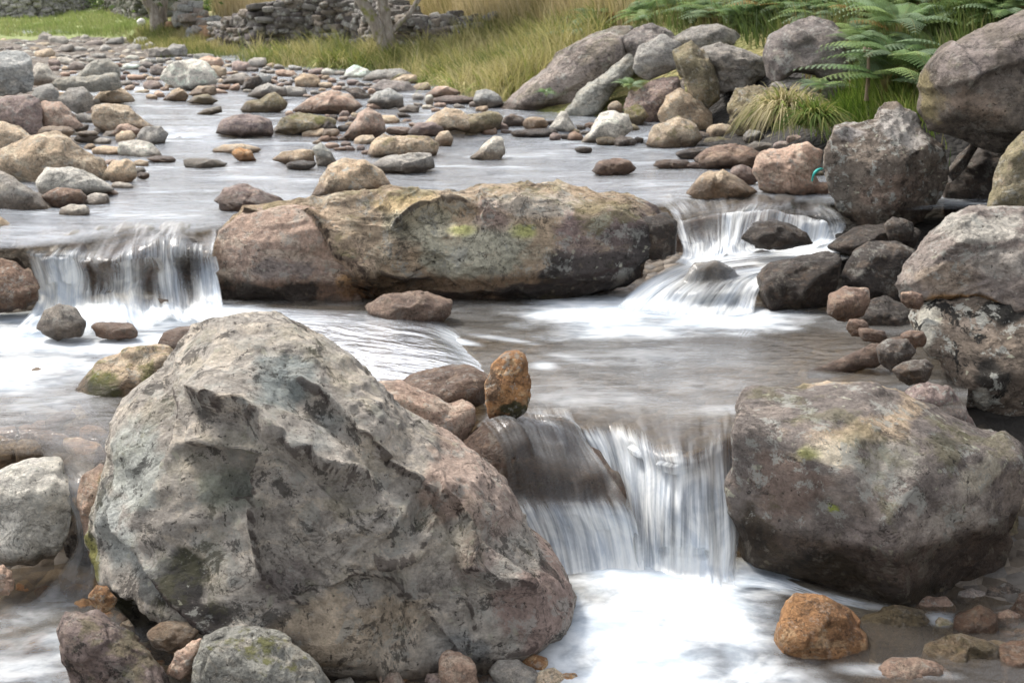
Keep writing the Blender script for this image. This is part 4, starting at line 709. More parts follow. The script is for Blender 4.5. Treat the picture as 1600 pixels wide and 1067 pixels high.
# --- mid stream stones
M = [
 ("speckled boulder with dark pits before the long tan boulder", [(484,304),(495,285),(510,262),(540,245),(570,250),(597,270),(614,295),(580,312),(520,314)], 'tan', dict(name='boulder', cat='boulder', level=5, lic=.9, blk=.4, z=.34, wetz=.42)),
 ("greenish slab standing on edge behind the speckled pitted boulder", [(488,232),(500,223),(515,235),(528,255),(512,264),(496,262)], 'greygreen', dict(z=.34, strata=.03, blk=.1, by=260)),
 ("flat tan rock left of the greenish standing slab", [(422,250),(440,238),(470,234),(492,238),(494,254),(450,258)], 'tan', dict(z=.34, wetz=.38)),
 ("low dark stone before the greenish standing slab", B(470,259,48,15,0,40), 'dark', dict(z=.34, wet=.3)),
 ("purple brown rock rising from the water above the left waterfall", [(330,314),(350,296),(378,289),(408,298),(442,318),(440,332),(345,328)], 'purple', dict(z=.34, wet=.25)),
 ("orange flat stone in the middle of the left channel", [(328,236),(350,227),(380,226),(412,232),(400,240),(350,241)], 'tan', dict(z=.34, wetz=.37)),
 ("curled orange stone leaning on the orange flat stone", [(362,240),(372,230),(392,236),(402,250),(384,254),(370,250)], 'orange', dict(z=.34, wetz=.37)),
 ("sunken green grey stone in the left channel", B(318,256,72,16,0,41), 'greygreen', dict(z=.34, wet=.8)),
 ("thin dark stone breaking the surface left of the sunken green grey stone", B(252,249,48,9,0,42), 'brown', dict(z=.34, wet=.7)),
 ("yellowish block behind the slab in the centre of the stream", [(572,242),(580,222),(600,212),(670,215),(683,226),(681,240),(620,248)], 'tan', dict(z=.34, moss=.4, wetz=.37)),
 ("grey slab leaning in front of the yellowish block", [(576,260),(602,247),(640,240),(676,239),(681,262),(642,273),(602,271)], 'grey', dict(z=.34, wetz=.40)),
 ("smooth pink stone left of the brown pink rock, above the yellowish block", B(624,205,40,14,0,43), 'pink', dict(z=.36)),
 ("smooth brown pink rock behind the yellowish block", [(636,208),(650,193),(675,190),(692,200),(694,213),(650,215)], 'purple', dict(z=.37, lic=.1)),
 ("sandy knob of rock at the right end of the yellowish block", [(678,218),(688,206),(700,204),(709,216),(706,228),(684,230)], 'tan', dict(z=.34)),
 ("blue white cobble lying on the brown pink rock", B(625,195,28,10,0,44), 'blue', dict(Y=12.6)),
 ("white peaked stone with an orange side in open water right of the centre", [(733,247),(748,236),(757,224),(772,214),(785,217),(792,240),(782,251),(750,251)], 'pale', dict(z=.34, pat=.9, wetz=.40)),
 ("tan topped brown rock at the back of the centre stones", [(660,195),(680,178),(695,167),(715,172),(738,186),(740,200),(700,206),(672,205)], 'tan', dict(z=.40, wetz=.44, pat=.8)),
 ("grey brown oblong boulder right of the tan topped brown rock", [(700,200),(715,182),(745,176),(780,175),(787,185),(780,202),(740,208)], 'olive', dict(z=.38, name='boulder', cat='boulder', lic=.4)),
 ("little tan stone in front of the grey brown oblong boulder", B(728,196,34,16,0,45), 'tan', dict(z=.38)),
 ("tan block speckled with yellow lichen in the middle of the stream", [(532,214),(545,198),(560,178),(575,168),(596,178),(606,205),(590,214),(555,218)], 'pink', dict(z=.37, lic=.8, name='boulder', cat='boulder')),
 ("small tan pebble left of the yellow speckled block", B(517,208,28,14,0,46), 'tan', dict(z=.37)),
 ("olive topped rock by the small rapid", [(426,205),(440,185),(470,178),(505,180),(524,190),(520,206),(470,210)], 'olive', dict(z=.37, moss=.6, wetz=.42)),
 ("dark stone at the right end of the olive topped rock", B(508,199,40,18,.2,47), 'dark', dict(z=.37)),
 ("purple brown hump beside the small rapid", [(336,208),(345,188),(365,181),(400,181),(424,188),(425,210),(380,214)], 'purple', dict(z=.36, name='boulder', cat='boulder', lic=.2, wetz=.40)),
 ("wide pinkish boulder in the far part of the stream", [(456,172),(485,151),(520,142),(548,150),(570,166),(550,176),(500,179),(468,178)], 'pink', dict(z=.43, name='boulder', cat='boulder', lic=.6)),
 ("dark wedge beside the wide pinkish boulder", [(538,140),(560,136),(578,148),(575,168),(565,165)], 'dark', dict(Y=15.3, wet=.2)),
 ("white flecked dark rock right of the dark wedge", [(573,160),(588,143),(610,139),(630,150),(632,166),(600,170)], 'blue', dict(z=.44, lic=.9, blk=.6, name='boulder', cat='boulder')),
 ("grey angled slab behind the white flecked dark rock", [(572,138),(600,126),(640,128),(656,145),(640,165),(620,150)], 'mauve', dict(Y=16.4, name='boulder', cat='boulder')),
 ("pale flat slab at the foot of the grassy bank", [(565,126),(590,110),(625,107),(650,118),(620,130)], 'grey', dict(Y=18, blk=.1)),
 ("sandy yellow flat stone beside the pale slab under the grassy bank", [(612,126),(630,117),(650,117),(656,130),(630,136)], 'tan', dict(Y=17.6, lic=.1)),
 ("reddish flat rock near the grassy bank", [(662,150),(680,136),(700,134),(722,146),(700,154)], 'pink', dict(z=.44)),
 ("round cream cobble under the grassy bank", B(721,141,26,15,0,48), 'pale', dict(Y=16.3)),
 ("blue white boulder left of the biggest bank boulder", [(738,158),(744,142),(760,139),(780,148),(788,165),(770,170),(750,168)], 'blue', dict(z=.42, lic=.6)),
 ("brown slab under the blue white boulder", B(712,158,80,15,0,49), 'purple', dict(z=.42)),
 ("little upright cream stone among the centre stones", B(671,158,14,20,0,50), 'pale', dict(z=.42)),
 ("grey low rock behind the little upright cream stone", [(620,172),(640,164),(656,167),(655,176),(630,178)], 'grey', dict(z=.42)),
 ("pale grey green boulder in the far shallows", [(384,150),(400,136),(420,130),(445,138),(450,150),(410,154)], 'grey', dict(z=.46, name='boulder', cat='boulder')),
 ("dark angular rock with a ridge in the far shallows", [(374,172),(384,160),(405,157),(430,143),(444,155),(449,170),(430,178),(385,178)], 'olive', dict(z=.42, name='boulder', cat='boulder')),
 ("tan flat rock right of the whitish dome boulder", [(292,148),(310,135),(335,136),(340,148),(310,152)], 'tan', dict(z=.46)),
 ("sandy lump before the whitish dome boulder", [(254,156),(268,142),(285,139),(296,150),(290,158)], 'tan', dict(z=.44)),
 ("olive brown rock beside the sandy lump", [(290,160),(305,150),(325,147),(342,158),(330,164)], 'olive', dict(z=.43)),
 ("low yellowish stone in the middle of the far channel", [(305,178),(320,171),(345,166),(347,175),(330,180)], 'olive', dict(z=.42)),
 ("grey rock with a sloping side right of the far channel", [(345,130),(362,117),(385,114),(398,126),(380,134)], 'grey', dict(z=.49)),
 ("two toned dark boulder in the far gravel", [(376,140),(384,122),(405,118),(412,128),(400,140)], 'dark', dict(z=.48)),
]
for lb, poly, c, kw in M:
    R[lb] = rock(lb, poly, c, lum=1.15, **kw)
# --- crowded cobbles nobody could single out: each still its own stone
def fill(region, n, smin, smax, label, group, cols, rngseed, squash=(.34, .72), mind=.68, sub=0.25, zfix=None):
    r_ = np.random.default_rng(rngseed); reg = np.array(region, float); x0, y0 = reg.min(0); x1, y1 = reg.max(0); placed = []; tries = 0
    while len(placed) < n and tries < n * 60:
        tries += 1
        px, py = r_.uniform(x0, x1), r_.uniform(y0, y1)
        if not pip(np.array([px]), np.array([py]), region)[0]: continue
        if TAKEN[int(py) + 100, int(px) + 200]: continue
        if zfix is None:
            Yw = on_river(px, py); hx, hy, ok = hit_terrain([px], [py], 3.0, 45, 90); Yb = min(Yw, hy[0]) if ok[0] else Yw
        else: Yb = float(at_z(px, py, zfix)[1])
        s = math.exp(r_.uniform(math.log(smin), math.log(smax))); w = s * F / Yb; h = w * r_.uniform(*squash)
        cx, cy = px, py - h * 0.3
        if TAKEN[int(np.clip(cy, -99, 1290)) + 100, int(np.clip(cx, -199, 1790)) + 200]: continue
        if any((cx - a) ** 2 + ((cy - b) * 1.7) ** 2 < (mind * 0.5 * (w + c)) ** 2 for a, b, c in placed): continue
        placed.append((cx, cy, w))
        col = cols[r_.integers(len(cols))]
        rock(label, blob(cx, cy, w, h, r_.uniform(-.25, .25), int(r_.integers(1e6)), n=7, irr=.2), col, Y=Yb + 0.3 * s, z=None, name='cobble', cat='stone', group=group, wetz=(float(river_z(Yb)) + .02) if zfix is None else zfix - .02,
             seed=int(r_.integers(1e6)), dep=.9, ext=1.25, lic=float(r_.uniform(.1, .6)), blk=float(r_.uniform(0, .4)), lum=float(r_.uniform(1.0, 1.45)), level=3 if w < 34 else 4, facets=9, fh=(.58, .92), sharp=60, rough=.08, chip=.07, nchip=12)
NKEY = len(ROCKPOLYS)
TAKEN = np.zeros((1400, 2000), bool)                       # outlines of the boulders already placed, so that no cobble lands on one
for q in ROCKPOLYS:
    a = np.array(q); x0, y0 = np.floor(a.min(0)).astype(int); x1, y1 = np.ceil(a.max(0)).astype(int)
    gx, gy = np.meshgrid(np.arange(x0, x1 + 1), np.arange(y0, y1 + 1)); m = pip(gx, gy, q)
    TAKEN[np.clip(gy[m] + 100, 0, 1399), np.clip(gx[m] + 200, 0, 1999)] = True
MIXC = ['grey', 'grey', 'tan', 'pink', 'pale', 'purple', 'tan', 'mauve', 'brown', 'pink', 'blue']
fill([(0, 66), (200, 62), (262, 84), (330, 95), (250, 110), (120, 106), (0, 84)], 130, .13, .5, "weathered stone in the crowded grey gravel before the far meadow", "gravel stones before the far meadow", ['grey', 'blue', 'pale', 'mauve', 'grey', 'tan', 'greygreen'], 1)
fill([(330, 96), (560, 119), (640, 135), (770, 160), (770, 176), (640, 176), (450, 160), (330, 140)], 135, .11, .45, "cobble in the packed gravel along the far grassy bank", "gravel cobbles along the far grassy bank", MIXC, 2)
fill([(60, 100), (330, 110), (360, 150), (250, 160), (120, 130)], 60, .13, .42, "loose stone around the grey gable shaped boulder in the far bed", "loose stones around the gable shaped boulder", MIXC, 3)
fill([(-20, 130), (130, 140), (250, 205), (200, 300), (100, 345), (-20, 345)], 90, .12, .42, "small stone filling a gap between the left bank boulders", "small stones between the left bank boulders", ['tan', 'pink', 'grey', 'brown', 'tan', 'pale'], 4)
fill([(440, 180), (620, 180), (720, 222), (620, 250), (500, 235)], 30, .08, .28, "little stone in the shallows among the centre boulders", "little stones among the centre boulders", ['tan', 'brown', 'dark', 'purple', 'pink'], 5)
fill([(700, 178), (800, 186), (1000, 200), (1000, 232), (800, 215), (700, 212)], 16, .10, .32, "small brown stone in the slack water below the biggest bank boulder", "small stones below the biggest bank boulder", ['brown', 'dark', 'purple', 'olive'], 6)
fill([(1060, 215), (1180, 215), (1280, 225), (1300, 320), (1180, 262)], 14, .10, .3, "small dark stone wedged along the right shore", "small dark stones along the right shore", ['dark', 'brown', 'purple', 'olive'], 7)
fill([(470, 1050), (560, 1044), (640, 1036), (780, 1034), (860, 1026), (890, 1085), (470, 1085)], 46, .035, .11, "angular brown pebble in the gravel along the front foot of the huge foreground boulder", "pebbles along the foot of the huge foreground boulder", ['tan', 'brown', 'orange', 'purple', 'pale', 'pink', 'tan'], 8, squash=(.5, .9), mind=.6, zfix=-.47)
fill([(100, 945), (240, 985), (320, 1000), (300, 1067), (240, 1040), (90, 965)], 22, .03, .10, "rusty pebble in the wet gap under the mossy undercut", "rusty pebbles under the mossy undercut", ['orange', 'brown', 'tan', 'dark'], 9, mind=.6, zfix=-.5)
fill([(1330, 380), (1430, 470), (1430, 600), (1330, 520)], 9, .10, .22, "dim cobble in the shaded slack water at the right", "dim cobbles in the shaded slack water", ['dark', 'brown'], 10)
fill([(1360, 960), (1600, 940), (1600, 1080), (1360, 1080)], 22, .07, .2, "wet brown cobble in the shallows at the bottom right", "wet cobbles in the bottom right shallows", ['brown', 'olive', 'brown', 'mauve', 'dark'], 12, zfix=-.52)
fill([(0, 600), (140, 640), (150, 730), (60, 690), (0, 690)], 22, .08, .2, "pale cobble lying under the clear left pool", "cobbles under the clear left pool", ['pink', 'tan', 'pale', 'brown'], 13, zfix=-.17)
fill([(0, 890), (110, 870), (150, 920), (60, 1067), (0, 1067)], 16, .07, .16, "orange cobble under the swirling water at the bottom left", "orange cobbles under the bottom left water", ['orange', 'tan', 'brown'], 14, zfix=-.56)
feature = [("purple brown striped rock standing in the gravel before the huge foreground boulder", [(684,1030),(700,1018),(722,1022),(742,1040),(752,1075),(700,1090),(686,1060)], 'pink'),
           ("pale grey flat rock at the lower right foot of the huge foreground boulder", [(762,1048),(778,1036),(810,1036),(838,1052),(846,1075),(780,1075)], 'grey'),
           ("round white pebble sitting on the gravel against the huge foreground boulder", B(648,1024,30,26,0,60), 'pale'),
           ("long thin reddish stone lying on the gravel before the huge foreground boulder", B(648,1046,66,13,0,61), 'pink'),
           ("pinkish wedge shaped stone at the bottom edge below the huge foreground boulder", [(592,1060),(600,1040),(620,1046),(636,1075),(600,1080)], 'pink')]
for lb, poly, c in feature: rock(lb, poly, c, z=-.46, off=.5, level=4, wetz=-5, lic=.3)

# ------------------------------------------------------------------ water sheets (kind = structure)
def splat(X, Yv, items):
    """foam laid out on the water surface in metres: ellipses with soft, torn edges"""
    q = np.stack([X * 3.2, Yv * 3.2, np.zeros(len(X))], 1); n1 = fbm(q, 4, .55); n2 = fbm(q * np.array([1, 2.2, 1]) + 30, 4, .6)
    out = np.zeros(len(X))
    for px, py, z, rx, ry, rot, amp in items:
        c = at_z(px, py, z); dx, dy = X - c[0], Yv - c[1]; ca, sa = math.cos(rot), math.sin(rot)
        u = (dx * ca + dy * sa) / rx + n1 * .5; v = (-dx * sa + dy * ca) / ry + n2 * .5
        out = np.maximum(out, amp * np.clip(1.25 - np.hypot(u, v), 0, 1) ** 1.25)
    return np.clip(out, 0, 1)
def interp_line(line, x):
    L = np.array(line, float); return np.interp(x, L[:, 0], L[:, 1])
def sheet(name, cols, near, far, zfun, mat, rows, foam=None, swap=False, rip=.006, fade=0, wash=0):
    """near / far: Y limits for every column (columns are directions fanned out from the bank)"""
    V = []; n = len(cols)
    s = np.linspace(0, 1, rows)[:, None]
    Yg = np.exp(np.log(near)[None, :] * (1 - s) + np.log(far)[None, :] * s)
    Xg = np.tan(cols)[None, :] * Yg
    Zg = zfun(Xg, Yg)
    q = np.stack([Xg.ravel() * 1.6, Yg.ravel() * 3.0, Zg.ravel() * 0], 1)
    Zg = Zg + (rip * fbm(q, 4)).reshape(Zg.shape)
    o = mesh_np(name, np.stack([Xg, Yg, Zg], -1).reshape(-1, 3), grid_faces(rows, n), mat)
    f = splat(Xg.ravel(), Yg.ravel(), foam) if foam else np.zeros(Xg.size)
    if wash: f = np.maximum(f, wash * np.clip(fbm(np.stack([Xg.ravel() * .9, Yg.ravel() * 2.4, Xg.ravel() * 0 + 3], 1), 4, .6) * 2.2 + .1, 0, 1))
    set_attr(o, 'foam', f); set_attr(o, 'edge', (np.clip(s / fade, 0, 1) * np.ones_like(Xg)).ravel() if fade else np.ones(Xg.size))
    uvl = o.data.uv_layers.new(name="flow"); li = np.empty(len(o.data.loops), np.int32); o.data.loops.foreach_get("vertex_index", li)
    uv = np.stack([Yg.ravel(), Xg.ravel()] if not swap else [Xg.ravel(), Yg.ravel()], 1).astype(np.float32)[li]
    uvl.data.foreach_set("uv", uv.ravel()); tag(o, kind='structure'); return o
def colY(line, z, angs):
    """turn a pixel polyline at level z into a Y limit for every column direction"""
    pts = [at_z(px, py, z) for px, py in line]; a = np.array([math.atan2(p[0], p[1]) for p in pts]); y = np.array([p[1] for p in pts]); i = np.argsort(a)
    return np.interp(angs, a[i], y[i])
A1 = np.linspace(-.47, .40, 320)
up_near = colY([(-120, 392), (40, 392), (130, 380), (200, 370), (300, 368), (345, 362), (420, 345), (700, 330), (1045, 326), (1060, 318), (1150, 312), (1290, 322), (1420, 330)], .335, A1)
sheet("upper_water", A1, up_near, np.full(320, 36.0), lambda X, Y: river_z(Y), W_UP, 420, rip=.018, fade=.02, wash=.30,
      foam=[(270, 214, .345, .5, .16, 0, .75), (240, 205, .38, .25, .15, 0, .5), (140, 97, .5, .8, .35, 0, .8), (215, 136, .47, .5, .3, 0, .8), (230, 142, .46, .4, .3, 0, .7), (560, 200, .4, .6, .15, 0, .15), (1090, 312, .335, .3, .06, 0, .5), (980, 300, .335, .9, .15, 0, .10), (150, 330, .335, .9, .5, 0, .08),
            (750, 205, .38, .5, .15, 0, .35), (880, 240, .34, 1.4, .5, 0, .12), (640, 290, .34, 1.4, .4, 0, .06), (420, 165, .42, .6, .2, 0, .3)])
A2 = np.linspace(-.47, .37, 300)
mid_near = colY([(-140, 700), (60, 705), (140, 740), (400, 700), (640, 650), (745, 655), (800, 652), (860, 655), (905, 672), (960, 674), (1000, 690), (1040, 706), (1095, 706), (1145, 690), (1165, 650), (1300, 655), (1550, 655)], 0.0, A2)
mid_far = colY([(-140, 430), (345, 430), (500, 440), (1000, 420), (1100, 400), (1550, 400)], 0.0, A2)
def mid_z(X, Y):
    return -0.0 - 0.03 * np.clip((-1.2 - X) / 1.0, 0, 1)
sheet("pool_water", A2, mid_near, mid_far, mid_z, W_MID, 260, rip=.012, fade=.12, wash=.12,
      foam=[(930, 488, 0, .46, .38, .3, 1.3), (865, 490, 0, .2, .26, .3, .85), (1010, 480, 0, .40, .36, 0, 1.35), (1000, 515, 0, .5, .22, .2, .8), (1130, 496, 0, .44, .34, 0, 1.3), (1190, 485, 0, .1, .1, 0, .8), (720, 535, 0, .12, .05, -.6, .75), (790, 530, 0, .3, .05, -.5, .4), (850, 570, 0, .1, .09, -.8, .55), (900, 560, 0, .25, .08, -.6, .35), (1060, 520, 0, .3, .06, .5, .5), (980, 560, 0, .7, .25, 0, .20), (930, 620, 0, .5, .3, 0, .22), (1050, 600, 0, .5, .3, 0, .14), (1120, 640, 0, .3, .1, 0, .3),
            (90, 480, 0, .7, .4, 0, 1.25), (200, 490, 0, .6, .35, 0, 1.2), (300, 490, 0, .45, .3, 0, 1.25), (20, 520, 0, .6, .4, 0, 1.15), (150, 535, 0, .5, .2, .1, .9), (250, 525, 0, .36, .2, .2, 1.05), (190, 560, 0, .34, .2, .4, .9), (10, 575, 0, .4, .4, 0, .85), (60, 560, 0, .4, .2, 0, .75), (60, 620, 0, .4, .2, 0, .30), (400, 500, 0, .35, .1, 0, .9)])
A3 = np.linspace(-.56, .52, 260)
low_far = colY([(-260, 835), (130, 835), (300, 870), (700, 900), (880, 880), (1000, 860), (1150, 860), (1200, 870), (1600, 880), (1900, 880)], -.45, A3)
def low_z(X, Y):
    mound = .05 * np.exp(-((X - .52) / .42) ** 2 - ((Y - 3.95) / .35) ** 2) - .05 * np.clip((X - 1.1) * 1.2, 0, 1) - .05 * np.clip((-.9 - X), 0, 1)
    q = np.stack([X.ravel() * 2.2, Y.ravel() * 2.2, X.ravel() * 0], 1)
    return -.45 + mound + (.03 * fbm(q, 3)).reshape(X.shape) * np.exp(-((X - .5) / .5) ** 2)
sheet("lower_water", A3, np.full(260, 2.4), low_far, low_z, W_LOW, 260, rip=.008,
      foam=[(1000, 910, -.45, .36, .26, 0, 1.3), (950, 1000, -.45, .34, .3, .1, 1.05), (1070, 960, -.45, .34, .36, 0, 1.3), (1010, 1060, -.45, .42, .42, 0, 1.3), (1120, 900, -.45, .22, .16, 0, 1.2), (880, 960, -.45, .12, .2, .2, 1.0), (1160, 1030, -.45, .16, .25, .3, .8), (1100, 1120, -.45, .4, .5, 0, 1.0), (880, 1040, -.45, .12, .2, 0, .75), (1210, 925, -.46, .22, .05, -.3, .7), (1300, 940, -.47, .2, .04, -.3, .5), (1390, 1058, -.48, .2, .04, 0, .4), (60, 960, -.5, .3, .12, .6, .30), (60, 1040, -.5, .3, .25, .6, .42), (1470, 975, -.5, .08, .05, .5, .5)])

# ------------------------------------------------------------------ falling and sliding water: sheets swept along streamlines
from mathutils.bvhtree import BVHTree
def bvh_of(objs):
    V = []; Fc = []; off = 0
    for o in objs:
        n = len(o.data.vertices); co = np.empty(n * 3, np.float32); o.data.vertices.foreach_get("co", co); co = co.reshape(-1, 3) + np.array(o.location)
        t = np.empty(len(o.data.loops), np.int32); o.data.loops.foreach_get("vertex_index", t)
        V.append(co); Fc.append(t.reshape(-1, 3) + off); off += n
    return BVHTree.FromPolygons(np.concatenate(V).tolist(), np.concatenate(Fc).tolist())
def catmull(K, m):
    n = len(K); t = np.linspace(0, n - 1, m); i = np.clip(np.floor(t).astype(int), 0, n - 2); f = (t - i).reshape((-1,) + (1,) * (K.ndim - 1))
    p0, p1, p2, p3 = K[np.clip(i - 1, 0, n - 1)], K[i], K[i + 1], K[np.clip(i + 2, 0, n - 1)]
    return 0.5 * (2 * p1 + (p2 - p0) * f + (2 * p0 - 5 * p1 + 4 * p2 - p3) * f ** 2 + (3 * p1 - p0 - 3 * p2 + p3) * f ** 3)
def stream(name, lines, nu=120, nv=70, mat=None, amp=.012, freq=26, drape=None, fade=(.06, .04, .10), lift=.014, broad=0.0, gap=0.0):
    K = np.array([[list(at_z(px, py, z)) + [fo] for px, py, z, fo in ln] for ln in lines])          # m x k x 4
    G = catmull(K, nu); G = np.transpose(catmull(np.transpose(G, (1, 0, 2)), nv), (1, 0, 2))            # nu x nv x 4
    P = G[..., :3]; fo = np.clip(G[..., 3], 0, 1)
    du = np.linalg.norm(np.diff(P, axis=0), axis=2).mean(1); U = np.concatenate([[0], np.cumsum(du)])[:, None] * np.ones((1, nv))
    dv = np.linalg.norm(np.diff(P, axis=1), axis=2).mean(0); Vv = np.concatenate([[0], np.cumsum(dv)])[None, :] * np.ones((nu, 1))
    T_u = np.gradient(P, axis=0); T_v = np.gradient(P, axis=1); N = np.cross(T_u, T_v); N /= np.linalg.norm(N, axis=2)[..., None] + 1e-9
    N = np.where(N[..., 2:3] < 0, -N, N)
    q = np.stack([U.ravel() * freq, Vv.ravel() * 1.6, np.full(U.size, len(name) * 3.1)], 1)
    d = (fbm(q, 3, .5)).reshape(U.shape) * amp * np.clip(.25 + fo, .25, 1)
    d = d + broad * fbm(np.stack([U.ravel() * 6, Vv.ravel() * 1.5, np.full(U.size, 5.5)], 1), 3, .5).reshape(U.shape)
    P = P + N * d[..., None]
    if drape:
        bv = bvh_of(drape)
        for i in range(nu):
            for j in range(nv):
                h = bv.ray_cast(Vector((P[i, j, 0], P[i, j, 1], 3.0)), Vector((0, 0, -1)))
                if h[0] is not None and h[0].z > P[i, j, 2] - .2: P[i, j, 2] = max(P[i, j, 2], h[0].z + lift)
        for _ in range(3):
            P[1:-1, 1:-1, 2] = np.maximum(P[1:-1, 1:-1, 2], .25 * (P[:-2, 1:-1, 2] + P[2:, 1:-1, 2] + P[1:-1, :-2, 2] + P[1:-1, 2:, 2]))
    s = np.linspace(0, 1, nu)[:, None]; t = np.linspace(0, 1, nv)[None, :]
    e = np.clip(s / fade[0], 0, 1) * np.clip((1 - s) / fade[0], 0, 1) * np.clip(t / fade[1], 0, 1) * np.clip((1 - t) / fade[2], 0, 1)
    if gap:   # the veil parts where little water comes over
        gn = fbm(np.stack([U.ravel() * 9, Vv.ravel() * .9, np.full(U.size, 2.2)], 1), 3, .5).reshape(U.shape); mid = np.clip((t - .25) / .15, 0, 1) * np.clip((.92 - t) / .12, 0, 1)
        e = e * (1 - gap * mid * np.clip(1.1 - 1.6 * fo - 1.6 * gn, 0, 1))
    o = mesh_np(name, P.reshape(-1, 3), grid_faces(nu, nv), mat or W_FALL)
    set_attr(o, 'foam', fo.ravel()); set_attr(o, 'edge', (e ** .8).ravel())
    uvl = o.data.uv_layers.new(name="flow"); li = np.empty(len(o.data.loops), np.int32); o.data.loops.foreach_get("vertex_index", li)
    uvl.data.foreach_set("uv", np.stack([U.ravel(), Vv.ravel()], 1).astype(np.float32)[li].ravel()); tag(o, kind='structure'); return o
# left waterfall
stream("waterfall", [
 [(70, 372, .34, 0), (48, 388, .31, .05), (42, 402, .27, .3), (52, 430, .15, .75), (62, 462, .03, .9), (50, 490, .01, .9), (20, 520, 0, .9)],
 [(110, 366, .34, 0), (82, 386, .31, .05), (72, 402, .27, .6), (80, 430, .15, .9), (84, 465, .03, 1), (76, 492, .01, 1), (50, 520, 0, 1)],
 [(145, 360, .34, 0), (118, 382, .31, .05), (108, 400, .27, .6), (113, 430, .15, .85), (112, 465, .03, 1), (110, 495, .01, 1), (100, 520, 0, 1)],
 [(175, 356, .34, 0), (146, 384, .30, .05), (134, 404, .26, .25), (140, 432, .15, .22), (138, 464, .03, .6), (140, 492, .01, 1), (140, 520, 0, 1)],
 [(200, 354, .34, 0), (178, 388, .30, .03), (168, 412, .25, .12), (172, 436, .14, .25), (170, 464, .03, .45), (172, 490, .01, 1), (175, 516, 0, 1)],
 [(225, 352, .34, 0), (208, 380, .31, .03), (203, 404, .26, .45), (203, 432, .14, .65), (202, 464, .03, .8), (205, 488, .01, 1), (210, 512, 0, 1)],
 [(250, 350, .34, 0), (238, 376, .32, .08), (234, 400, .26, .55), (234, 430, .14, .35), (234, 464, .03, .4), (235, 486, .01, .9), (240, 508, 0, 1)],
 [(275, 350, .34, 0), (264, 372, .32, .1), (260, 396, .26, .5), (265, 430, .14, .65), (268, 464, .03, .75), (270, 486, .01, .9), (275, 506, 0, 1)],
 [(300, 350, .34, 0), (292, 372, .32, .05), (290, 394, .27, .3), (292, 428, .14, .2), (296, 466, .03, .5), (298, 486, .01, .9), (305, 504, 0, 1)],
 [(325, 350, .34, 0), (320, 372, .32, .05), (318, 394, .27, .4), (322, 428, .14, .75), (326, 468, .03, .9), (330, 486, .01, .9), (345, 502, 0, 1)],
 [(345, 350, .34, 0), (338, 372, .32, .05), (335, 396, .27, .4), (342, 430, .14, .75), (348, 470, .03, .9), (352, 488, .01, .9), (375, 502, 0, 1)]], nu=220, nv=80, amp=.03, freq=17, fade=(.02, .05, .12), broad=.07, gap=.95)
# ribbon that slides right over the flat slab and steps down into the pool
stream("sliding_water", [
 [(330, 474, .05, .5), (420, 480, .055, .38), (520, 484, .055, .14), (600, 486, .05, .18), (660, 494, .04, .10), (695, 505, .01, .2), (720, 520, .0, .1)],
 [(330, 486, .05, .9), (420, 494, .055, .62), (520, 500, .06, .26), (600, 506, .06, .18), (665, 515, .045, .06), (705, 528, .01, .40), (735, 545, .0, .3)],
 [(330, 500, .05, .95), (430, 508, .055, .5), (530, 518, .06, .12), (610, 530, .06, .08), (680, 540, .045, .06), (722, 550, .012, .32), (750, 562, .0, .2)],
 [(340, 520, .05, .4), (440, 530, .055, .15), (540, 545, .06, .12), (620, 556, .06, .06), (695, 566, .045, .05), (735, 575, .012, .2), (765, 585, .0, .1)],
 [(360, 548, .05, .2), (460, 560, .055, .12), (560, 572, .06, .08), (640, 582, .06, .05), (705, 588, .045, .05), (740, 595, .012, .1), (770, 605, .0, .05)],
 [(380, 580, .05, .1), (480, 590, .055, .1), (570, 598, .06, .06), (645, 604, .06, .05), (700, 610, .045, .05), (735, 618, .012, .1), (760, 625, .0, .05)]], nu=110, nv=140, amp=.006, freq=7, mat=W_MID, fade=(.10, .04, .08))
# right waterfall: upper step, whirl basin, lower step
stream("waterfall", [
 [(1020, 312, .335, .2), (1040, 326, .32, .5), (1052, 345, .28, .45), (1060, 372, .21, .65), (1066, 398, .165, .8), (1050, 415, .155, .8)],
 [(1050, 306, .335, .1), (1070, 320, .33, .15), (1084, 340, .28, .05), (1095, 370, .21, .30), (1098, 396, .165, .75), (1085, 412, .155, .9)],
 [(1090, 304, .335, .1), (1110, 318, .33, .1), (1115, 340, .28, .05), (1118, 366, .21, .22), (1118, 392, .165, .7), (1110, 408, .155, .9)],
 [(1140, 304, .335, .05), (1150, 318, .33, .05), (1144, 338, .28, .30), (1138, 360, .21, .6), (1135, 386, .165, .7), (1132, 402, .155, .9)],
 [(1180, 304, .335, .05), (1186, 318, .33, .05), (1174, 334, .28, .6), (1160, 356, .22, .5), (1148, 384, .17, .6), (1150, 398, .155, .8)],
 [(1220, 306, .335, .03), (1216, 320, .33, .03), (1206, 338, .28, .12), (1196, 352, .22, .35), (1180, 386, .17, .4), (1190, 396, .158, .8)],
 [(1260, 308, .335, .03), (1256, 322, .33, .03), (1262, 338, .29, .10), (1270, 354, .23, .25), (1268, 374, .18, .8), (1240, 394, .16, .9)],
 [(1300, 312, .335, .05), (1300, 326, .32, .10), (1318, 342, .28, .3), (1322, 354, .23, .7), (1310, 370, .185, .95), (1290, 388, .165, .8)]], nu=130, nv=70, amp=.022, freq=13, fade=(.04, .06, .06), drape=[R['low_ledge']], broad=.05, gap=.7)
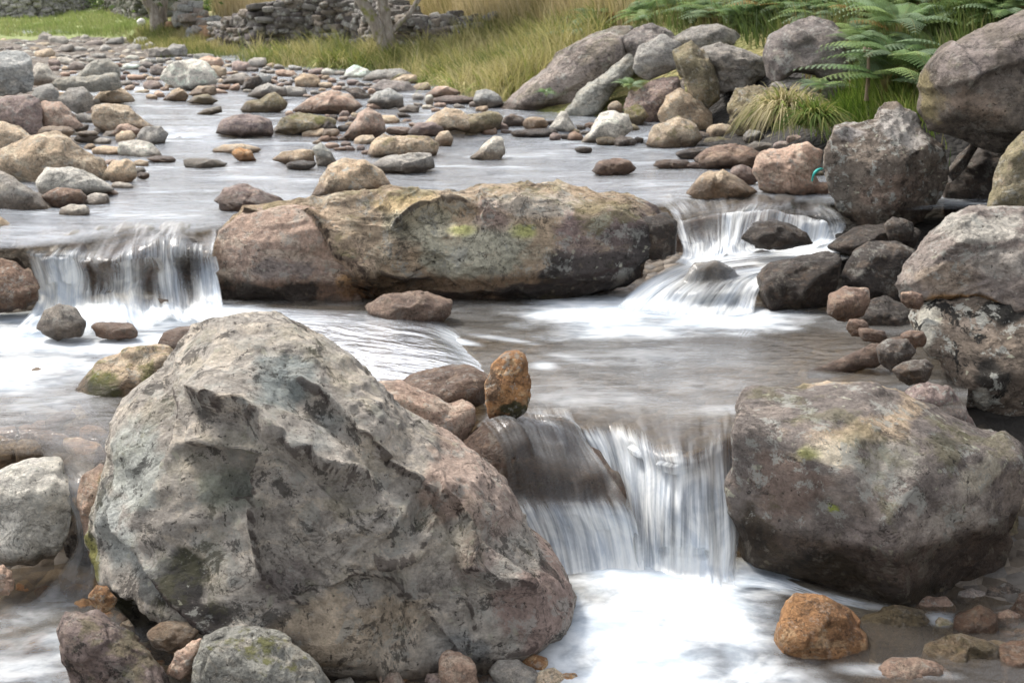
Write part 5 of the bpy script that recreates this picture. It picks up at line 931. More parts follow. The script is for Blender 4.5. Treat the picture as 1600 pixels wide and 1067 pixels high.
stream("sliding_water", [
 [(1380, 352, .215, .3), (1330, 366, .185, .55), (1270, 382, .17, .7), (1200, 390, .165, .65), (1120, 398, .16, .85), (1060, 412, .15, .95), (1020, 432, .12, .95), (985, 456, .05, .95), (960, 480, .01, .9)],
 [(1385, 362, .21, .4), (1335, 376, .18, .95), (1270, 394, .165, .9), (1200, 402, .16, .35), (1130, 410, .155, .5), (1075, 424, .145, .55), (1035, 445, .11, .85), (1005, 468, .04, .95), (985, 488, .01, .9)],
 [(1385, 372, .20, .3), (1330, 388, .17, .7), (1262, 404, .16, .85), (1200, 414, .155, .45), (1140, 422, .15, .25), (1090, 434, .14, .1), (1060, 452, .10, .5), (1040, 474, .035, .85), (1030, 492, .01, .95)],
 [(1380, 380, .18, .1), (1320, 396, .16, .2), (1255, 410, .158, .45), (1205, 420, .155, .55), (1160, 430, .15, .25), (1125, 440, .14, .08), (1105, 458, .10, .35), (1090, 478, .035, .7), (1080, 495, .01, .9)],
 [(1375, 388, .17, .0), (1310, 404, .155, .1), (1245, 418, .155, .3), (1215, 424, .15, .55), (1190, 430, .145, .5), (1172, 440, .13, .55), (1160, 458, .09, .6), (1150, 478, .035, .6), (1140, 494, .01, .9)],
 [(1372, 394, .16, .0), (1300, 410, .15, .05), (1240, 424, .15, .1), (1215, 428, .145, .3), (1200, 436, .13, .6), (1190, 448, .11, .75), (1184, 462, .07, .75), (1180, 478, .035, .75), (1180, 490, .01, .9)]], nu=100, nv=150, amp=.018, freq=15, fade=(.08, .05, .08), drape=[R['mid_dark']])
# lower waterfall: right curtain and left curtain over the sunken rock
stream("waterfall", [
 [(880, 640, .0, .06), (896, 664, .0, .05), (908, 684, -.03, .65), (925, 712, -.10, .6), (935, 760, -.20, .25), (950, 820, -.32, .35), (960, 880, -.43, .8), (960, 925, -.44, 1)],
 [(915, 636, .0, .06), (935, 658, .0, .05), (945, 680, -.03, .6), (957, 716, -.10, .65), (968, 770, -.20, .35), (978, 830, -.32, .4), (984, 885, -.43, .8), (985, 930, -.44, 1)],
 [(950, 634, .0, .06), (968, 656, .0, .05), (974, 682, -.03, .7), (984, 716, -.10, .75), (990, 775, -.20, .55), (996, 835, -.32, .5), (1000, 888, -.43, .9), (1000, 930, -.44, 1)],
 [(985, 634, .0, .06), (1000, 666, .0, .05), (1006, 700, -.03, .5), (1014, 735, -.10, .75), (1016, 785, -.20, .6), (1018, 840, -.32, .55), (1020, 888, -.43, .9), (1020, 930, -.44, 1)],
 [(1020, 636, .0, .06), (1034, 684, .0, .05), (1040, 716, -.03, .35), (1044, 745, -.10, .75), (1044, 795, -.20, .65), (1044, 845, -.32, .6), (1044, 890, -.43, .9), (1045, 930, -.44, 1)],
 [(1055, 638, .0, .06), (1064, 690, .0, .05), (1068, 720, -.03, .4), (1070, 748, -.10, .75), (1070, 795, -.20, .7), (1070, 845, -.32, .75), (1070, 890, -.43, .95), (1072, 930, -.44, 1)],
 [(1090, 640, .0, .06), (1094, 686, .0, .05), (1096, 716, -.03, .4), (1097, 745, -.10, .75), (1098, 792, -.20, .75), (1100, 845, -.32, .85), (1100, 890, -.43, 1), (1104, 930, -.44, 1)],
 [(1120, 640, .0, .05), (1124, 676, .0, .05), (1124, 702, -.03, .4), (1126, 735, -.10, .7), (1128, 785, -.20, .65), (1130, 840, -.32, .7), (1130, 890, -.43, .9), (1136, 925, -.44, 1)],
 [(1143, 636, .0, .05), (1144, 662, .0, .05), (1145, 688, -.03, .3), (1147, 725, -.10, .55), (1150, 780, -.20, .5), (1152, 835, -.32, .55), (1152, 885, -.43, .8), (1165, 915, -.44, 1)]], nu=240, nv=100, amp=.022, freq=17, fade=(.05, .14, .10), broad=.04, gap=.5)
stream("sliding_water", [
 [(735, 650, .0, .05), (742, 675, -.03, .14), (755, 705, -.07, .12), (775, 740, -.12, .05), (800, 780, -.18, .05), (815, 810, -.23, .45), (835, 850, -.33, .55), (850, 900, -.43, .75), (860, 935, -.44, .95)],
 [(770, 640, .01, .08), (776, 665, -.01, .1), (790, 695, -.06, .1), (810, 735, -.12, .05), (832, 780, -.18, .06), (845, 806, -.23, .6), (860, 845, -.33, .7), (872, 895, -.43, .8), (880, 940, -.44, 1)],
 [(810, 636, .01, .1), (818, 662, -.01, .1), (832, 692, -.06, .12), (850, 732, -.12, .07), (870, 778, -.18, .05), (882, 802, -.23, .6), (895, 840, -.33, .65), (905, 895, -.43, .75), (910, 945, -.44, 1)],
 [(850, 636, .01, .1), (860, 662, -.01, .12), (876, 692, -.06, .12), (895, 732, -.12, .06), (915, 778, -.18, .05), (925, 802, -.23, .7), (938, 838, -.33, .8), (948, 895, -.43, .85), (950, 950, -.44, 1)],
 [(878, 636, .01, .1), (890, 664, -.01, .15), (910, 696, -.06, .10), (932, 735, -.12, .10), (955, 778, -.18, .06), (966, 802, -.23, .75), (976, 838, -.33, .9), (984, 890, -.43, .95), (985, 950, -.44, 1)],
 [(890, 640, .01, .1), (905, 668, -.01, .12), (930, 705, -.06, .14), (955, 742, -.12, .10), (980, 782, -.18, .10), (992, 806, -.23, .6), (1000, 840, -.33, .75), (1008, 890, -.43, .9), (1010, 950, -.44, 1)]], nu=150, nv=110, amp=.016, freq=17, fade=(.04, .05, .08), drape=[R['sunk1']])
stream("sliding_water", [
 [(1150, 868, -.42, 1), (1210, 885, -.445, .9), (1280, 915, -.46, .7), (1360, 938, -.47, .45), (1430, 950, -.48, .3), (1480, 960, -.49, .1)],
 [(1145, 895, -.41, 1), (1210, 905, -.44, .95), (1280, 930, -.455, .7), (1360, 950, -.465, .55), (1430, 962, -.48, .4), (1475, 970, -.49, .1)],
 [(1140, 920, -.40, 1), (1205, 922, -.44, .95), (1275, 942, -.455, .45), (1350, 965, -.47, .3), (1420, 985, -.50, .25), (1450, 1020, -.53, .15)]], nu=60, nv=80, amp=.012, freq=30, fade=(.2, .08, .2), mat=W_LOW)
# water slipping away behind the left flank of the huge boulder
stream("sliding_water", [
 [(60, 700, -.03, .1), (95, 760, -.10, .2), (118, 820, -.25, .3), (110, 870, -.42, .25), (60, 930, -.49, .2), (-30, 990, -.5, .3)],
 [(110, 690, -.03, .1), (125, 760, -.10, .15), (134, 820, -.25, .2), (135, 880, -.42, .2), (110, 950, -.49, .2), (30, 1040, -.5, .4)],
 [(150, 690, -.03, .05), (150, 760, -.10, .1), (150, 820, -.25, .1), (150, 890, -.42, .1), (135, 960, -.49, .1), (90, 1070, -.5, .3)]], nu=50, nv=80, amp=.014, freq=14, fade=(.15, .1, .2), mat=W_LOW)

# ------------------------------------------------------------------ driftwood log, scrap of rope, sheep
def tube(pts, rad, seg=14, seed=0, bump=.12, caps=True):
    P = np.array(pts, float); n = 10 * len(P); C = catmull(np.column_stack([P, rad]), n); r_ = np.random.default_rng(seed); so = r_.uniform(0, 99, 3)
    T = np.gradient(C[:, :3], axis=0); T /= np.linalg.norm(T, axis=1)[:, None]
    A = np.cross(T, [0.13, 0.29, 0.94]); A /= np.linalg.norm(A, axis=1)[:, None] + 1e-9; Bv = np.cross(T, A)
    th = np.linspace(0, 2 * math.pi, seg, endpoint=False)
    V = C[:, None, :3] + (np.cos(th)[None, :, None] * A[:, None] + np.sin(th)[None, :, None] * Bv[:, None]) * C[:, None, 3:4]
    q = V.reshape(-1, 3) / C[:, 3].mean(); d = fbm(q * .6 + so, 4) * bump
    V = (V - C[:, None, :3]) * (1 + d.reshape(n, seg)[..., None] * 2) + C[:, None, :3]
    V = V.reshape(-1, 3); Fc = []
    i = np.arange(n - 1)[:, None] * seg; j = np.arange(seg)[None, :]; k = (j + 1) % seg
    Fc = np.stack([i + j, i + k, i + seg + k, i + seg + j], -1).reshape(-1, 4)
    if caps:
        V = np.concatenate([V, C[:1, :3], C[-1:, :3]]); a, b = len(V) - 2, len(V) - 1
        jj = np.arange(seg); kk = (jj + 1) % seg
        Fc = np.concatenate([Fc, np.stack([np.full(seg, a), kk, jj, jj], -1)[:, [0, 1, 2, 2]], np.stack([np.full(seg, b), jj + (n - 1) * seg, kk + (n - 1) * seg, kk + (n - 1) * seg], -1)])
    return V, Fc
def tri_or_quad(name, V, Fc, mat, **kw):
    tris = [f for f in Fc if f[2] == f[3]]; quads = [f for f in Fc if f[2] != f[3]]
    T = np.array([[f[0], f[1], f[2]] for f in quads] + [[f[0], f[2], f[3]] for f in quads] + [[f[0], f[1], f[2]] for f in tris])
    return mesh_np(name, V, T, mat, **kw)
def set_rock_props(o, col, **kw):
    c = PAL[col]; o['c1'], o['c2'], o['c3'] = [list(map(float, x)) for x in c]
    for k, v in dict(rs=2.0, pat=.7, lic=.15, blk=.3, moss=0., wet=.5, wetz=0.03).items(): o[k] = float(kw.get(k, v))
lp = [at_z(1262, 586, -.02), at_z(1300, 578, .0), at_z(1345, 563, .045), at_z(1385, 548, .085), at_z(1425, 536, .12)]
V, Fc = tube([list(p) for p in lp], [.018, .035, .05, .05, .045], 18, 3, .22)
log = tri_or_quad("driftwood_log", V, Fc, ROCK); set_rock_props(log, 'brown', rs=3.0); tag(log, "wet reddish brown driftwood log sloping into the shaded water at the right", "log")
c0 = at_y(1276, 272, 8.25)
V, Fc = tube([list(at_y(1269, 283, 8.2)), list(at_y(1272, 272, 8.15)), list(at_y(1279, 266, 8.2)), list(at_y(1287, 264, 8.3))], [.005, .009, .011, .004], 8, 5, .3)
rp = tri_or_quad("rope_scrap", V, Fc, plain("turquoise_nylon", (.03, .42, .38), .5)); tag(rp, "scrap of turquoise rope caught behind the pale layered boulder", "rope")
sx, sy, ok = hit_terrain([221.0], [50.0]); sz = float(terrain_z(sx, sy)[0]); sY = float(sy[0]); sX = float(sx[0])
k = 11 / F * sY / .42
sh = empty("sheep", (sX, sY, sz)); tag(sh, "small white sheep standing on the meadow by the leaning tree, seen from behind", "sheep")
n_, T_ = ico(4)
def part(name, V, T, mat): 
    o = mesh_np(name, V, T, mat); o.parent = sh; return o
WOOL = plain("white_wool", (.85, .83, .80)); GREYLEG = plain("grey_leg", (.20, .17, .16))
Vb = n_ * np.array([.21, .42, .22]) + np.array([0, .1, .42]); Vb += .03 * fbm(n_ * 5, 3)[:, None] * n_
# one continuous body with neck and head: ellipsoid stretched towards the head
hd = np.clip(n_[:, 1] - .55, 0, 1)[:, None]; Vb = Vb + hd * np.array([.0, .35, .22]) - hd * (Vb - np.array([0, .5, .5])) * np.array([.9, 0, .5])
part("fleece_body", Vb * k, T_, WOOL)
for lx in (-.11, .11):
    for ly in (-.12, .32):
        V, Fc = tube([[lx * k, ly * k, .34 * k], [lx * k, (ly + .02) * k, .18 * k], [lx * k, ly * k, -.02 * k]], [.045 * k, .03 * k, .03 * k], 8, 1, .02)
        o = tri_or_quad("leg", V, Fc, GREYLEG); o.parent = sh
for s in (-1, 1): part("ear", (n_ * np.array([.06, .02, .03]) + np.array([s * .10, .62, .72])) * k, T_, GREYLEG)

# ------------------------------------------------------------------ dry stone walls
def stone_wall(name, label, path, heights, thick=.5, stone=(.16, .34), seed=1, tumble=0.0, tones=((.17, .155, .14), (.24, .225, .205), (.12, .105, .10), (.20, .17, .14))):
    """each wall is one thing; its stones are its surface"""
    r_ = np.random.default_rng(seed); P = np.array([[p[0], p[1]] for p in path]); seg = np.linalg.norm(np.diff(P, axis=0), axis=1); L = np.concatenate([[0], np.cumsum(seg)]); tot = L[-1]
    n3, T3 = ico(3 if stone[1] > .2 else 2); VV, TT, CC = [], [], []; off = 0
    def at(s): return np.array([np.interp(s, L, P[:, 0]), np.interp(s, L, P[:, 1])])
    H = lambda s: float(np.interp(s / tot, np.linspace(0, 1, len(heights)), heights))
    dirv = lambda s: (at(min(s + .1, tot)) - at(max(s - .1, 0)))
    zc = 0.0; zrow = -.12
    while zrow < max(heights):
        rowh = r_.uniform(.55, .9) * stone[0]; s = r_.uniform(-.2, 0)
        while s < tot:
            w = r_.uniform(*stone); sm = s + w / 2; s += w * .93
            if zrow > H(sm) + r_.uniform(-.1, .06): continue
            t = dirv(max(0, min(sm, tot))); t = t / np.linalg.norm(t); nrm = np.array([t[1], -t[0]])
            if nrm[1] > 0: nrm = -nrm
            taper = max(.1, thick * .5 * (1 - .35 * zrow / max(heights)))
            for side in (1, -1):
                base = at(max(0, min(sm, tot))) + nrm * side * (taper - .12 + r_.uniform(-.05, .06) + tumble * r_.normal() * .25)
                gz = float(GZ(base[0], base[1])); q = np.sign(n3) * np.abs(n3) ** .5
                sc3 = np.array([w * .56, r_.uniform(.14, .22), rowh * r_.uniform(.55, .78)]); v = q * sc3
                v = v * (1 + .32 * fbm(n3 * 1.3 + r_.uniform(0, 90, 3), 3)[:, None])
                a = r_.normal() * .13 + tumble * r_.normal() * .5; ca, sa = math.cos(a), math.sin(a)
                v = np.stack([v[:, 0] * ca - v[:, 2] * sa, v[:, 1], v[:, 0] * sa + v[:, 2] * ca], 1)
                wv = np.stack([base[0] + v[:, 0] * t[0] + v[:, 1] * nrm[0], base[1] + v[:, 0] * t[1] + v[:, 1] * nrm[1], gz + zrow + v[:, 2]], 1)
                VV.append(wv); TT.append(T3 + off); off += len(wv)
                c = np.array(tones[r_.integers(len(tones))]) * r_.uniform(.75, 1.3); CC.append(np.tile(np.append(c, 1), (len(wv), 1)))
        zrow += rowh * .86
    V = np.concatenate(VV); o0 = V.mean(0); o0[2] = V[:, 2].min()
    o = mesh_np(name, V - o0, np.concatenate(TT), DRYSTONE, loc=tuple(o0)); set_attr(o, 'tone', np.concatenate(CC), 'FLOAT_COLOR'); tag(o, label, "stone wall"); return o
def GZ(x, y): return terrain_raw(np.array([x]), np.array([y]))[0]
def gpt(px, py):
    x, y, ok = hit_terrain([float(px)], [float(py)]); return (float(x[0]), float(y[0]))
stone_wall("dry_stone_wall", "tumbledown dry stone wall of dark stones running behind the two stemmed tree", [gpt(345, 72), gpt(420, 78), gpt(500, 80), gpt(580, 86), gpt(650, 88), gpt(690, 80), gpt(735, 68), gpt(775, 58)], [.4, .6, .85, 1.05, 1.05, 1.0, .85, .7, .5, .3], .5, (.13, .34), 3, .14)
stone_wall("dry_stone_wall", "short collapsed end of dry stone wall with orange stones, right of the leaning tree", [gpt(278, 42), gpt(300, 48), gpt(328, 56)], [.15, .5, .55, .2], .6, (.2, .45), 5, .35, tones=((.30, .27, .24), (.24, .2, .17), (.40, .25, .15), (.3, .3, .29)))
stone_wall("field_wall", "pale grey field wall along the top of the far green meadow", [gpt(-60, 30), gpt(60, 28), gpt(100, 22), gpt(140, 8)], [.95, .9, .75, .6], .5, (.14, .3), 6, .05, tones=((.33, .31, .30), (.26, .25, .24), (.4, .38, .36)))
stone_wall("field_wall", "dark mossy field wall in the shade behind the leaning tree", [gpt(165, 12), gpt(195, 22), gpt(228, 30), gpt(270, 26)], [.5, .8, .8, .7], .5, (.18, .36), 8, .1, tones=((.14, .14, .11), (.18, .16, .14), (.11, .11, .09)))

# ------------------------------------------------------------------ trees: trunk, limbs, crown
def leafcloud(centers, spread, n, size, tones, seed):
    r_ = np.random.default_rng(seed); C = np.array(centers); k = r_.integers(len(C), size=n); p = C[k] + r_.normal(size=(n, 3)) * spread
    a = r_.normal(size=(n, 3)); a /= np.linalg.norm(a, axis=1)[:, None]; b = np.cross(a, r_.normal(size=(n, 3))); b /= np.linalg.norm(b, axis=1)[:, None]; s = size * r_.uniform(.6, 1.3, (n, 1))
    V = np.stack([p - a * s, p + b * s * .5, p + a * s, p - b * s * .5], 1).reshape(-1, 3); Fc = np.arange(4 * n).reshape(n, 4)
    t = np.array(tones)[r_.integers(len(tones), size=n)] * r_.uniform(.7, 1.3, (n, 1)); return V, Fc, np.repeat(np.column_stack([t, np.ones(n)]), 4, 0)
def tree(label, trunks, crown_c, spread, nleaf, seed, base):
    t = empty("tree", base); tag(t, label, "tree")
    for pts, rad in trunks:
        V, Fc = tube(pts, rad, 14, seed, .14); o = tri_or_quad("trunk" if rad[0] > .09 else "limb", V - np.array(base), Fc, BARK); o.parent = t; seed += 1
    if nleaf:
        V, Fc, c = leafcloud(crown_c, spread, nleaf, .09, ((.09, .13, .03), (.13, .17, .04), (.06, .09, .02)), seed)
        o = mesh_np("crown", V - np.array(base), Fc, LEAF, smooth=False); o.parent = t; set_attr(o, 'tone', c, 'FLOAT_COLOR')
def up(px, py, Y): return list(at_y(px, py, Y))
x, y = gpt(600, 90); y -= .35
tree("two stemmed tree with peeling pale bark and moss, growing against the dark dry stone wall",
     [([up(607, 96, y), up(600, 78, y), up(592, 50, y), up(578, 22, y), up(562, -4, y), up(535, -60, y), up(520, -150, y)], [.15, .12, .11, .10, .095, .08, .05]),
      ([up(612, 94, y + .05), up(608, 60, y + .05), up(602, 25, y + .1), up(598, -8, y + .1), up(612, -70, y + .2), up(640, -150, y + .3)], [.12, .10, .095, .091, .08, .05]),
      ([up(604, 62, y + .02), up(622, 40, y + .1), up(640, 22, y + .2), up(660, -10, y + .3), up(700, -60, y + .3)], [.05, .05, .045, .04, .03])],
     [up(520, -190, y), up(580, -230, y + .3), up(650, -200, y + .2), up(700, -150, y), up(600, -160, y)], .45, 5000, 21, (at_y(607, 96, y)[0], y, float(GZ(at_y(607, 96, y)[0], y))))
x, y = gpt(244, 50)
tree("pale smooth tree leaning left at the end of the meadow, with a second stem behind",
     [([up(248, 52, y), up(246, 38, y), up(240, 20, y), up(230, 3, y), up(218, -20, y), up(190, -80, y)], [.22, .17, .13, .12, .10, .06]),
      ([up(256, 36, y + .2), up(255, 15, y + .2), up(258, -6, y + .2), up(270, -80, y + .3)], [.10, .085, .08, .05])],
     [up(190, -110, y), up(240, -130, y), up(280, -110, y)], .6, 4000, 31, (at_y(248, 52, y)[0], y, float(GZ(at_y(248, 52, y)[0], y))))
for px, w in ((357, .05), (338, .035), (312, .045)):
    x, y = gpt(px, 14)
    tree({357: "rightmost of three pale saplings in the tall grass, nearest the dark dry stone wall", 338: "thinnest of three pale saplings, between the other two", 312: "pale sapling nearest the leaning tree, leftmost of three"}[px],
         [([up(px, 17, y), up(px + 1, 3, y), up(px - 1, -25, y), up(px + 4, -60, y)], [.091, w * 1.3, w, w * .6])], [up(px, -70, y), up(px + 6, -60, y)], .35, 700, 40 + px, (at_y(px, 17, y)[0], y, float(GZ(at_y(px, 17, y)[0], y))))

# ------------------------------------------------------------------ grass: too many blades to count
def blades(name, region, n, h, w, tones, seed, lean=.35, y0=4.0, exclude=None, wind=(-.1, -.1), px_per=None, soft=1.0):
    r_ = np.random.default_rng(seed); reg = np.array(region, float); x0, y0_ = reg.min(0); x1, y1_ = reg.max(0); m = int(n * 2.2)
    px = r_.uniform(x0, x1, m); py = r_.uniform(y0_, y1_, m); k = pip(px, py, region); px, py = px[k][:n], py[k][:n]
    X, Y, ok = hit_terrain(px, py, y0, 120, 260); Z = terrain_raw(X, Y); n = len(X)
    q = np.stack([X * .9, Y * .9, X * 0], 1); cl = fbm(q, 3); cl2 = fbm(q * 3.1 + 9, 3)
    X = X + r_.normal(size=n) * .06; Y = Y + r_.normal(size=n) * .25
    Z = terrain_raw(X, Y)
    keep = (cl2 > -.28); X, Y, Z, cl, cl2 = X[keep], Y[keep], Z[keep], cl[keep], cl2[keep]; n = len(X)
    hh = h * r_.uniform(.45, 1.3, n) * np.clip(1 + 1.5 * cl2, .3, 2.4); ww = np.maximum(w, Y / F * .9) * r_.uniform(.7, 1.4, n)
    a = r_.uniform(0, 2 * math.pi, n); l = lean * r_.uniform(.3, 1.4, n); dx = np.cos(a) * l + wind[0] + cl * .3; dy = np.sin(a) * l + wind[1]
    side = np.stack([np.cos(a + 1.57 * r_.choice([-1, 1], n) * .3), np.zeros(n), np.zeros(n)], 1); side[:, 0] = np.sign(side[:, 0]); side[:, 1] = r_.uniform(-.5, .5, n)
    ts = [0, .4, .75, 1.0]; wd = [1, .85, .5, .05]; rows = []
    for t_, w_ in zip(ts, wd):
        c = np.stack([X + dx * hh * t_ ** 1.7, Y + dy * hh * t_ ** 1.7, Z - .02 + hh * (t_ - .28 * l * t_ ** 2.4)], 1)
        rows += [c - side * (ww * w_ * .5)[:, None], c + side * (ww * w_ * .5)[:, None]]
    V = np.stack(rows, 1).reshape(-1, 3); b = np.arange(n)[:, None] * 8
    Fc = np.concatenate([np.concatenate([b + 2 * i, b + 2 * i + 1, b + 2 * i + 3, b + 2 * i + 2], 1) for i in range(3)])
    T = np.array(tones); f = np.clip(.5 + cl * 1.1 + r_.normal(size=n) * .22, 0, .999) * (len(T) - 1); i = f.astype(int); f = (f - i)[:, None]
    c = (T[i] * (1 - f) + T[np.minimum(i + 1, len(T) - 1)] * f) * r_.uniform(.75, 1.25, (n, 1))
    o = mesh_np(name, V, Fc, LEAF, smooth=True); set_attr(o, 'tone', np.repeat(np.column_stack([c, np.ones(n)]), 8, 0), 'FLOAT_COLOR'); tag(o, kind='stuff'); return o
BANK = ((.11, .145, .035), (.24, .25, .075), (.38, .34, .14), (.48, .42, .22))
DRY = ((.24, .22, .08), (.42, .34, .17), (.52, .43, .26), (.56, .47, .30))
g = blades("bank_grass", [(375, 98), (450, 80), (560, 88), (650, 92), (750, 70), (800, 40), (900, 40), (960, 48), (870, 95), (800, 150), (770, 165), (690, 140), (640, 122), (560, 118), (430, 104)], 30000, .33, .012, BANK, 1, lean=.6); tag(g, "green and straw grass clumps on the bank below the dry stone wall", "grass", kind='stuff')
g = blades("tall_dry_grass", [(330, -12), (950, -12), (990, 40), (880, 60), (760, 62), (640, 40), (480, 24), (420, 40), (340, 34)], 26000, .6, .012, DRY, 2, lean=.25); tag(g, "tall straw coloured grass on the slope above the dry stone wall", "grass", kind='stuff')
g = blades("meadow_grass", [(0, 30), (130, 22), (200, 14), (240, 40), (200, 58), (0, 58)], 9000, .14, .012, ((.19, .25, .07), (.25, .30, .10), (.34, .34, .15)), 3); tag(g, "short bright green grass of the far meadow", "grass", kind='stuff')
g = blades("bank_grass", [(200, 66), (250, 40), (300, 56), (350, 74), (378, 96), (270, 92)], 6000, .16, .012, BANK, 4); tag(g, "olive grass on the little bank under the collapsed wall end", "grass", kind='stuff')
g = blades("bank_grass", [(1300, 152), (1440, 140), (1435, 205), (1320, 208), (1215, 195), (1240, 168)], 3000, .16, .008, ((.08, .14, .02), (.16, .24, .04), (.26, .30, .07), (.34, .30, .12)), 5); tag(g, "bright green grass in pockets between the right bank boulders", "grass", kind='stuff')
g = blades("undergrowth", [(940, -20), (1700, -20), (1700, 60), (1450, 150), (1340, 150), (1180, 60), (1000, 45)], 15000, .26, .012, ((.08, .12, .03), (.13, .18, .05), (.20, .22, .08), (.28, .22, .11)), 6); tag(g, "green undergrowth between the bracken ferns", "undergrowth", kind='stuff')

# drooping dry tussock
def tussock(label, px, py, Y, n, h, tones, seed, droop=1.0, spread=.12):
    r_ = np.random.default_rng(seed); p = at_y(px, py, Y); a = r_.uniform(0, 2 * math.pi, n); hh = h * r_.uniform(.6, 1.2, n); l = r_.uniform(.35, 1.1, n)
    d = np.stack([np.cos(a), np.sin(a) * .8 - .25], 1) * l[:, None]; o2 = r_.normal(size=(n, 2)) * spread * .4; ww = max(.006, Y / F * .8) * r_.uniform(.7, 1.4, n); rows = []
    for t_, w_ in ((0, 1), (.3, 1), (.6, .8), (.85, .5), (1, .1)):
        c = np.stack([o2[:, 0] + d[:, 0] * hh * t_, o2[:, 1] + d[:, 1] * hh * t_, hh * (t_ * 1.1 - droop * 1.25 * l * t_ ** 2.2)], 1)
        rows += [c - np.array([1, 0, 0]) * (ww * w_)[:, None], c + np.array([1, 0, 0]) * (ww * w_)[:, None]]
    V = np.stack(rows, 1).reshape(-1, 3); b = np.arange(n)[:, None] * 10; Fc = np.concatenate([np.concatenate([b + 2 * i, b + 2 * i + 1, b + 2 * i + 3, b + 2 * i + 2], 1) for i in range(4)])
    T = np.array(tones); c = T[r_.integers(len(T), size=n)] * r_.uniform(.7, 1.25, (n, 1))
    o = mesh_np("grass_tussock", V, Fc, LEAF, loc=tuple(p)); set_attr(o, 'tone', np.repeat(np.column_stack([c, np.ones(n)]), 10, 0), 'FLOAT_COLOR'); tag(o, label, "grass"); return o
tussock("drooping tussock of dry straw grass between the upright grooved block and the knobbly boulder", 1226, 186, 10.3, 900, .42, ((.60, .52, .33), (.52, .45, .26), (.45, .40, .2), (.22, .25, .08)), 3, 1.05)
tussock("green tussock hanging behind the dry straw tussock", 1268, 196, 10.0, 500, .34, ((.10, .16, .03), (.16, .22, .05), (.26, .26, .08)), 4, 1.0)

tr_ = np.random.default_rng(77)
for poly, nn, lb, gr in (([(395, 96), (440, 88), (560, 106), (600, 116), (520, 114)], 16, "wispy straw and green tussock along the water side of the grassy far bank", "tussocks along the far bank"),
                         ([(640, 120), (700, 100), (790, 90), (840, 110), (780, 158), (700, 142)], 22, "shaggy yellow green tussock on the bank left of the biggest bank boulder", "tussocks left of the biggest bank boulder")):
    pa = np.array(poly, float); done = 0
    while done < nn:
        px, py = tr_.uniform(pa[:, 0].min(), pa[:, 0].max()), tr_.uniform(pa[:, 1].min(), pa[:, 1].max())
        if not pip(np.array([px]), np.array([py]), poly)[0]: continue
        x, y = gpt(px, py); o = tussock(lb, px, py, y, 260, tr_.uniform(.28, .5), [((.50, .44, .22), (.40, .38, .14), (.24, .28, .07)), ((.20, .26, .06), (.34, .34, .10), (.12, .18, .03))][int(tr_.integers(2))], int(tr_.integers(1e6)), .95, .3)
        o['group'] = gr; done += 1
# ------------------------------------------------------------------ bracken ferns
def fern_mesh(seed, nf=9, L=.75):
    r_ = np.random.default_rng(seed); VV, TT, CC = [], [], []; off = 0
    for f in range(nf):
        a = 2 * math.pi * f / nf + r_.uniform(-.4, .4); ln = L * r_.uniform(.75, 1.15); el = r_.uniform(.5, 1.05); dirh = np.array([math.cos(a), math.sin(a), 0.0]); side = np.array([-math.sin(a), math.cos(a), 0.0])
        tone = np.array(((.12, .20, .07), (.17, .26, .10), (.22, .30, .11), (.22, .30, .18))[r_.integers(4)]) * r_.uniform(.8, 1.25)
        if r_.random() < .025: tone = np.array((.34, .20, .07))
        stem0 = .28 * ln
        def C(s): return dirh * (ln * (math.cos(el) * s + .25 * s * s)) + np.array([0, 0, 1.0]) * (ln * (math.sin(el) * s - .55 * s ** 2.2)) + np.array([0, 0, .12])
        for q in range(14):
            s = .22 + .78 * q / 14; c = C(s); tg_ = C(s + .02) - C(s - .02); tg_ /= np.linalg.norm(tg_); nrm = np.cross(tg_, side); pl = ln * .34 * (1 - s) ** .75 * (1 if q > 1 else .8) + .015
            for sd in (-1, 1):
                pd = side * sd * .9 + tg_ * .42 - np.array([0, 0, .25]); pd /= np.linalg.norm(pd); pw = np.cross(pd, nrm); pw /= np.linalg.norm(pw)
                nt = 7
                for k in range(nt):
                    u = (k + .1) / nt; b = c + pd * pl * u; tl = pl * .24 * (1 - u * .8) + .004; bw = pl / nt * .55
                    for s2 in (-1, 1):
                        VV += [b - pd * bw * .5, b + pd * bw * .9, b + pd * bw * .9 + pw * s2 * tl]; TT.append((off, off + 1, off + 2)); off += 3; CC += [tone] * 3
        for q in range(12):
            s0, s1 = q / 12, (q + 1) / 12; a0, a1 = C(s0), C(s1); 
            if q == 0: a0 = np.array([0, 0, -.05])
            w = .006 * (1 - s0 * .8); VV += [a0 - side * w, a0 + side * w, a1 + side * w, a0 - side * w, a1 + side * w, a1 - side * w]; TT += [(off, off + 1, off + 2), (off + 3, off + 4, off + 5)]; off += 6; CC += [np.array((.2, .17, .06))] * 6
    return np.array(VV), np.array(TT), np.column_stack([np.array(CC), np.ones(len(CC))])
protos = []
for s in range(5):
    V, T, c = fern_mesh(100 + s, nf=12 + s % 4); o = mesh_np("bracken_fern", V, T, LEAF, smooth=False); set_attr(o, 'tone', c, 'FLOAT_COLOR'); protos.append(o)
FERN_LABEL = "green bracken fern in the dense stand above the right bank boulders"; first = [True] * 5
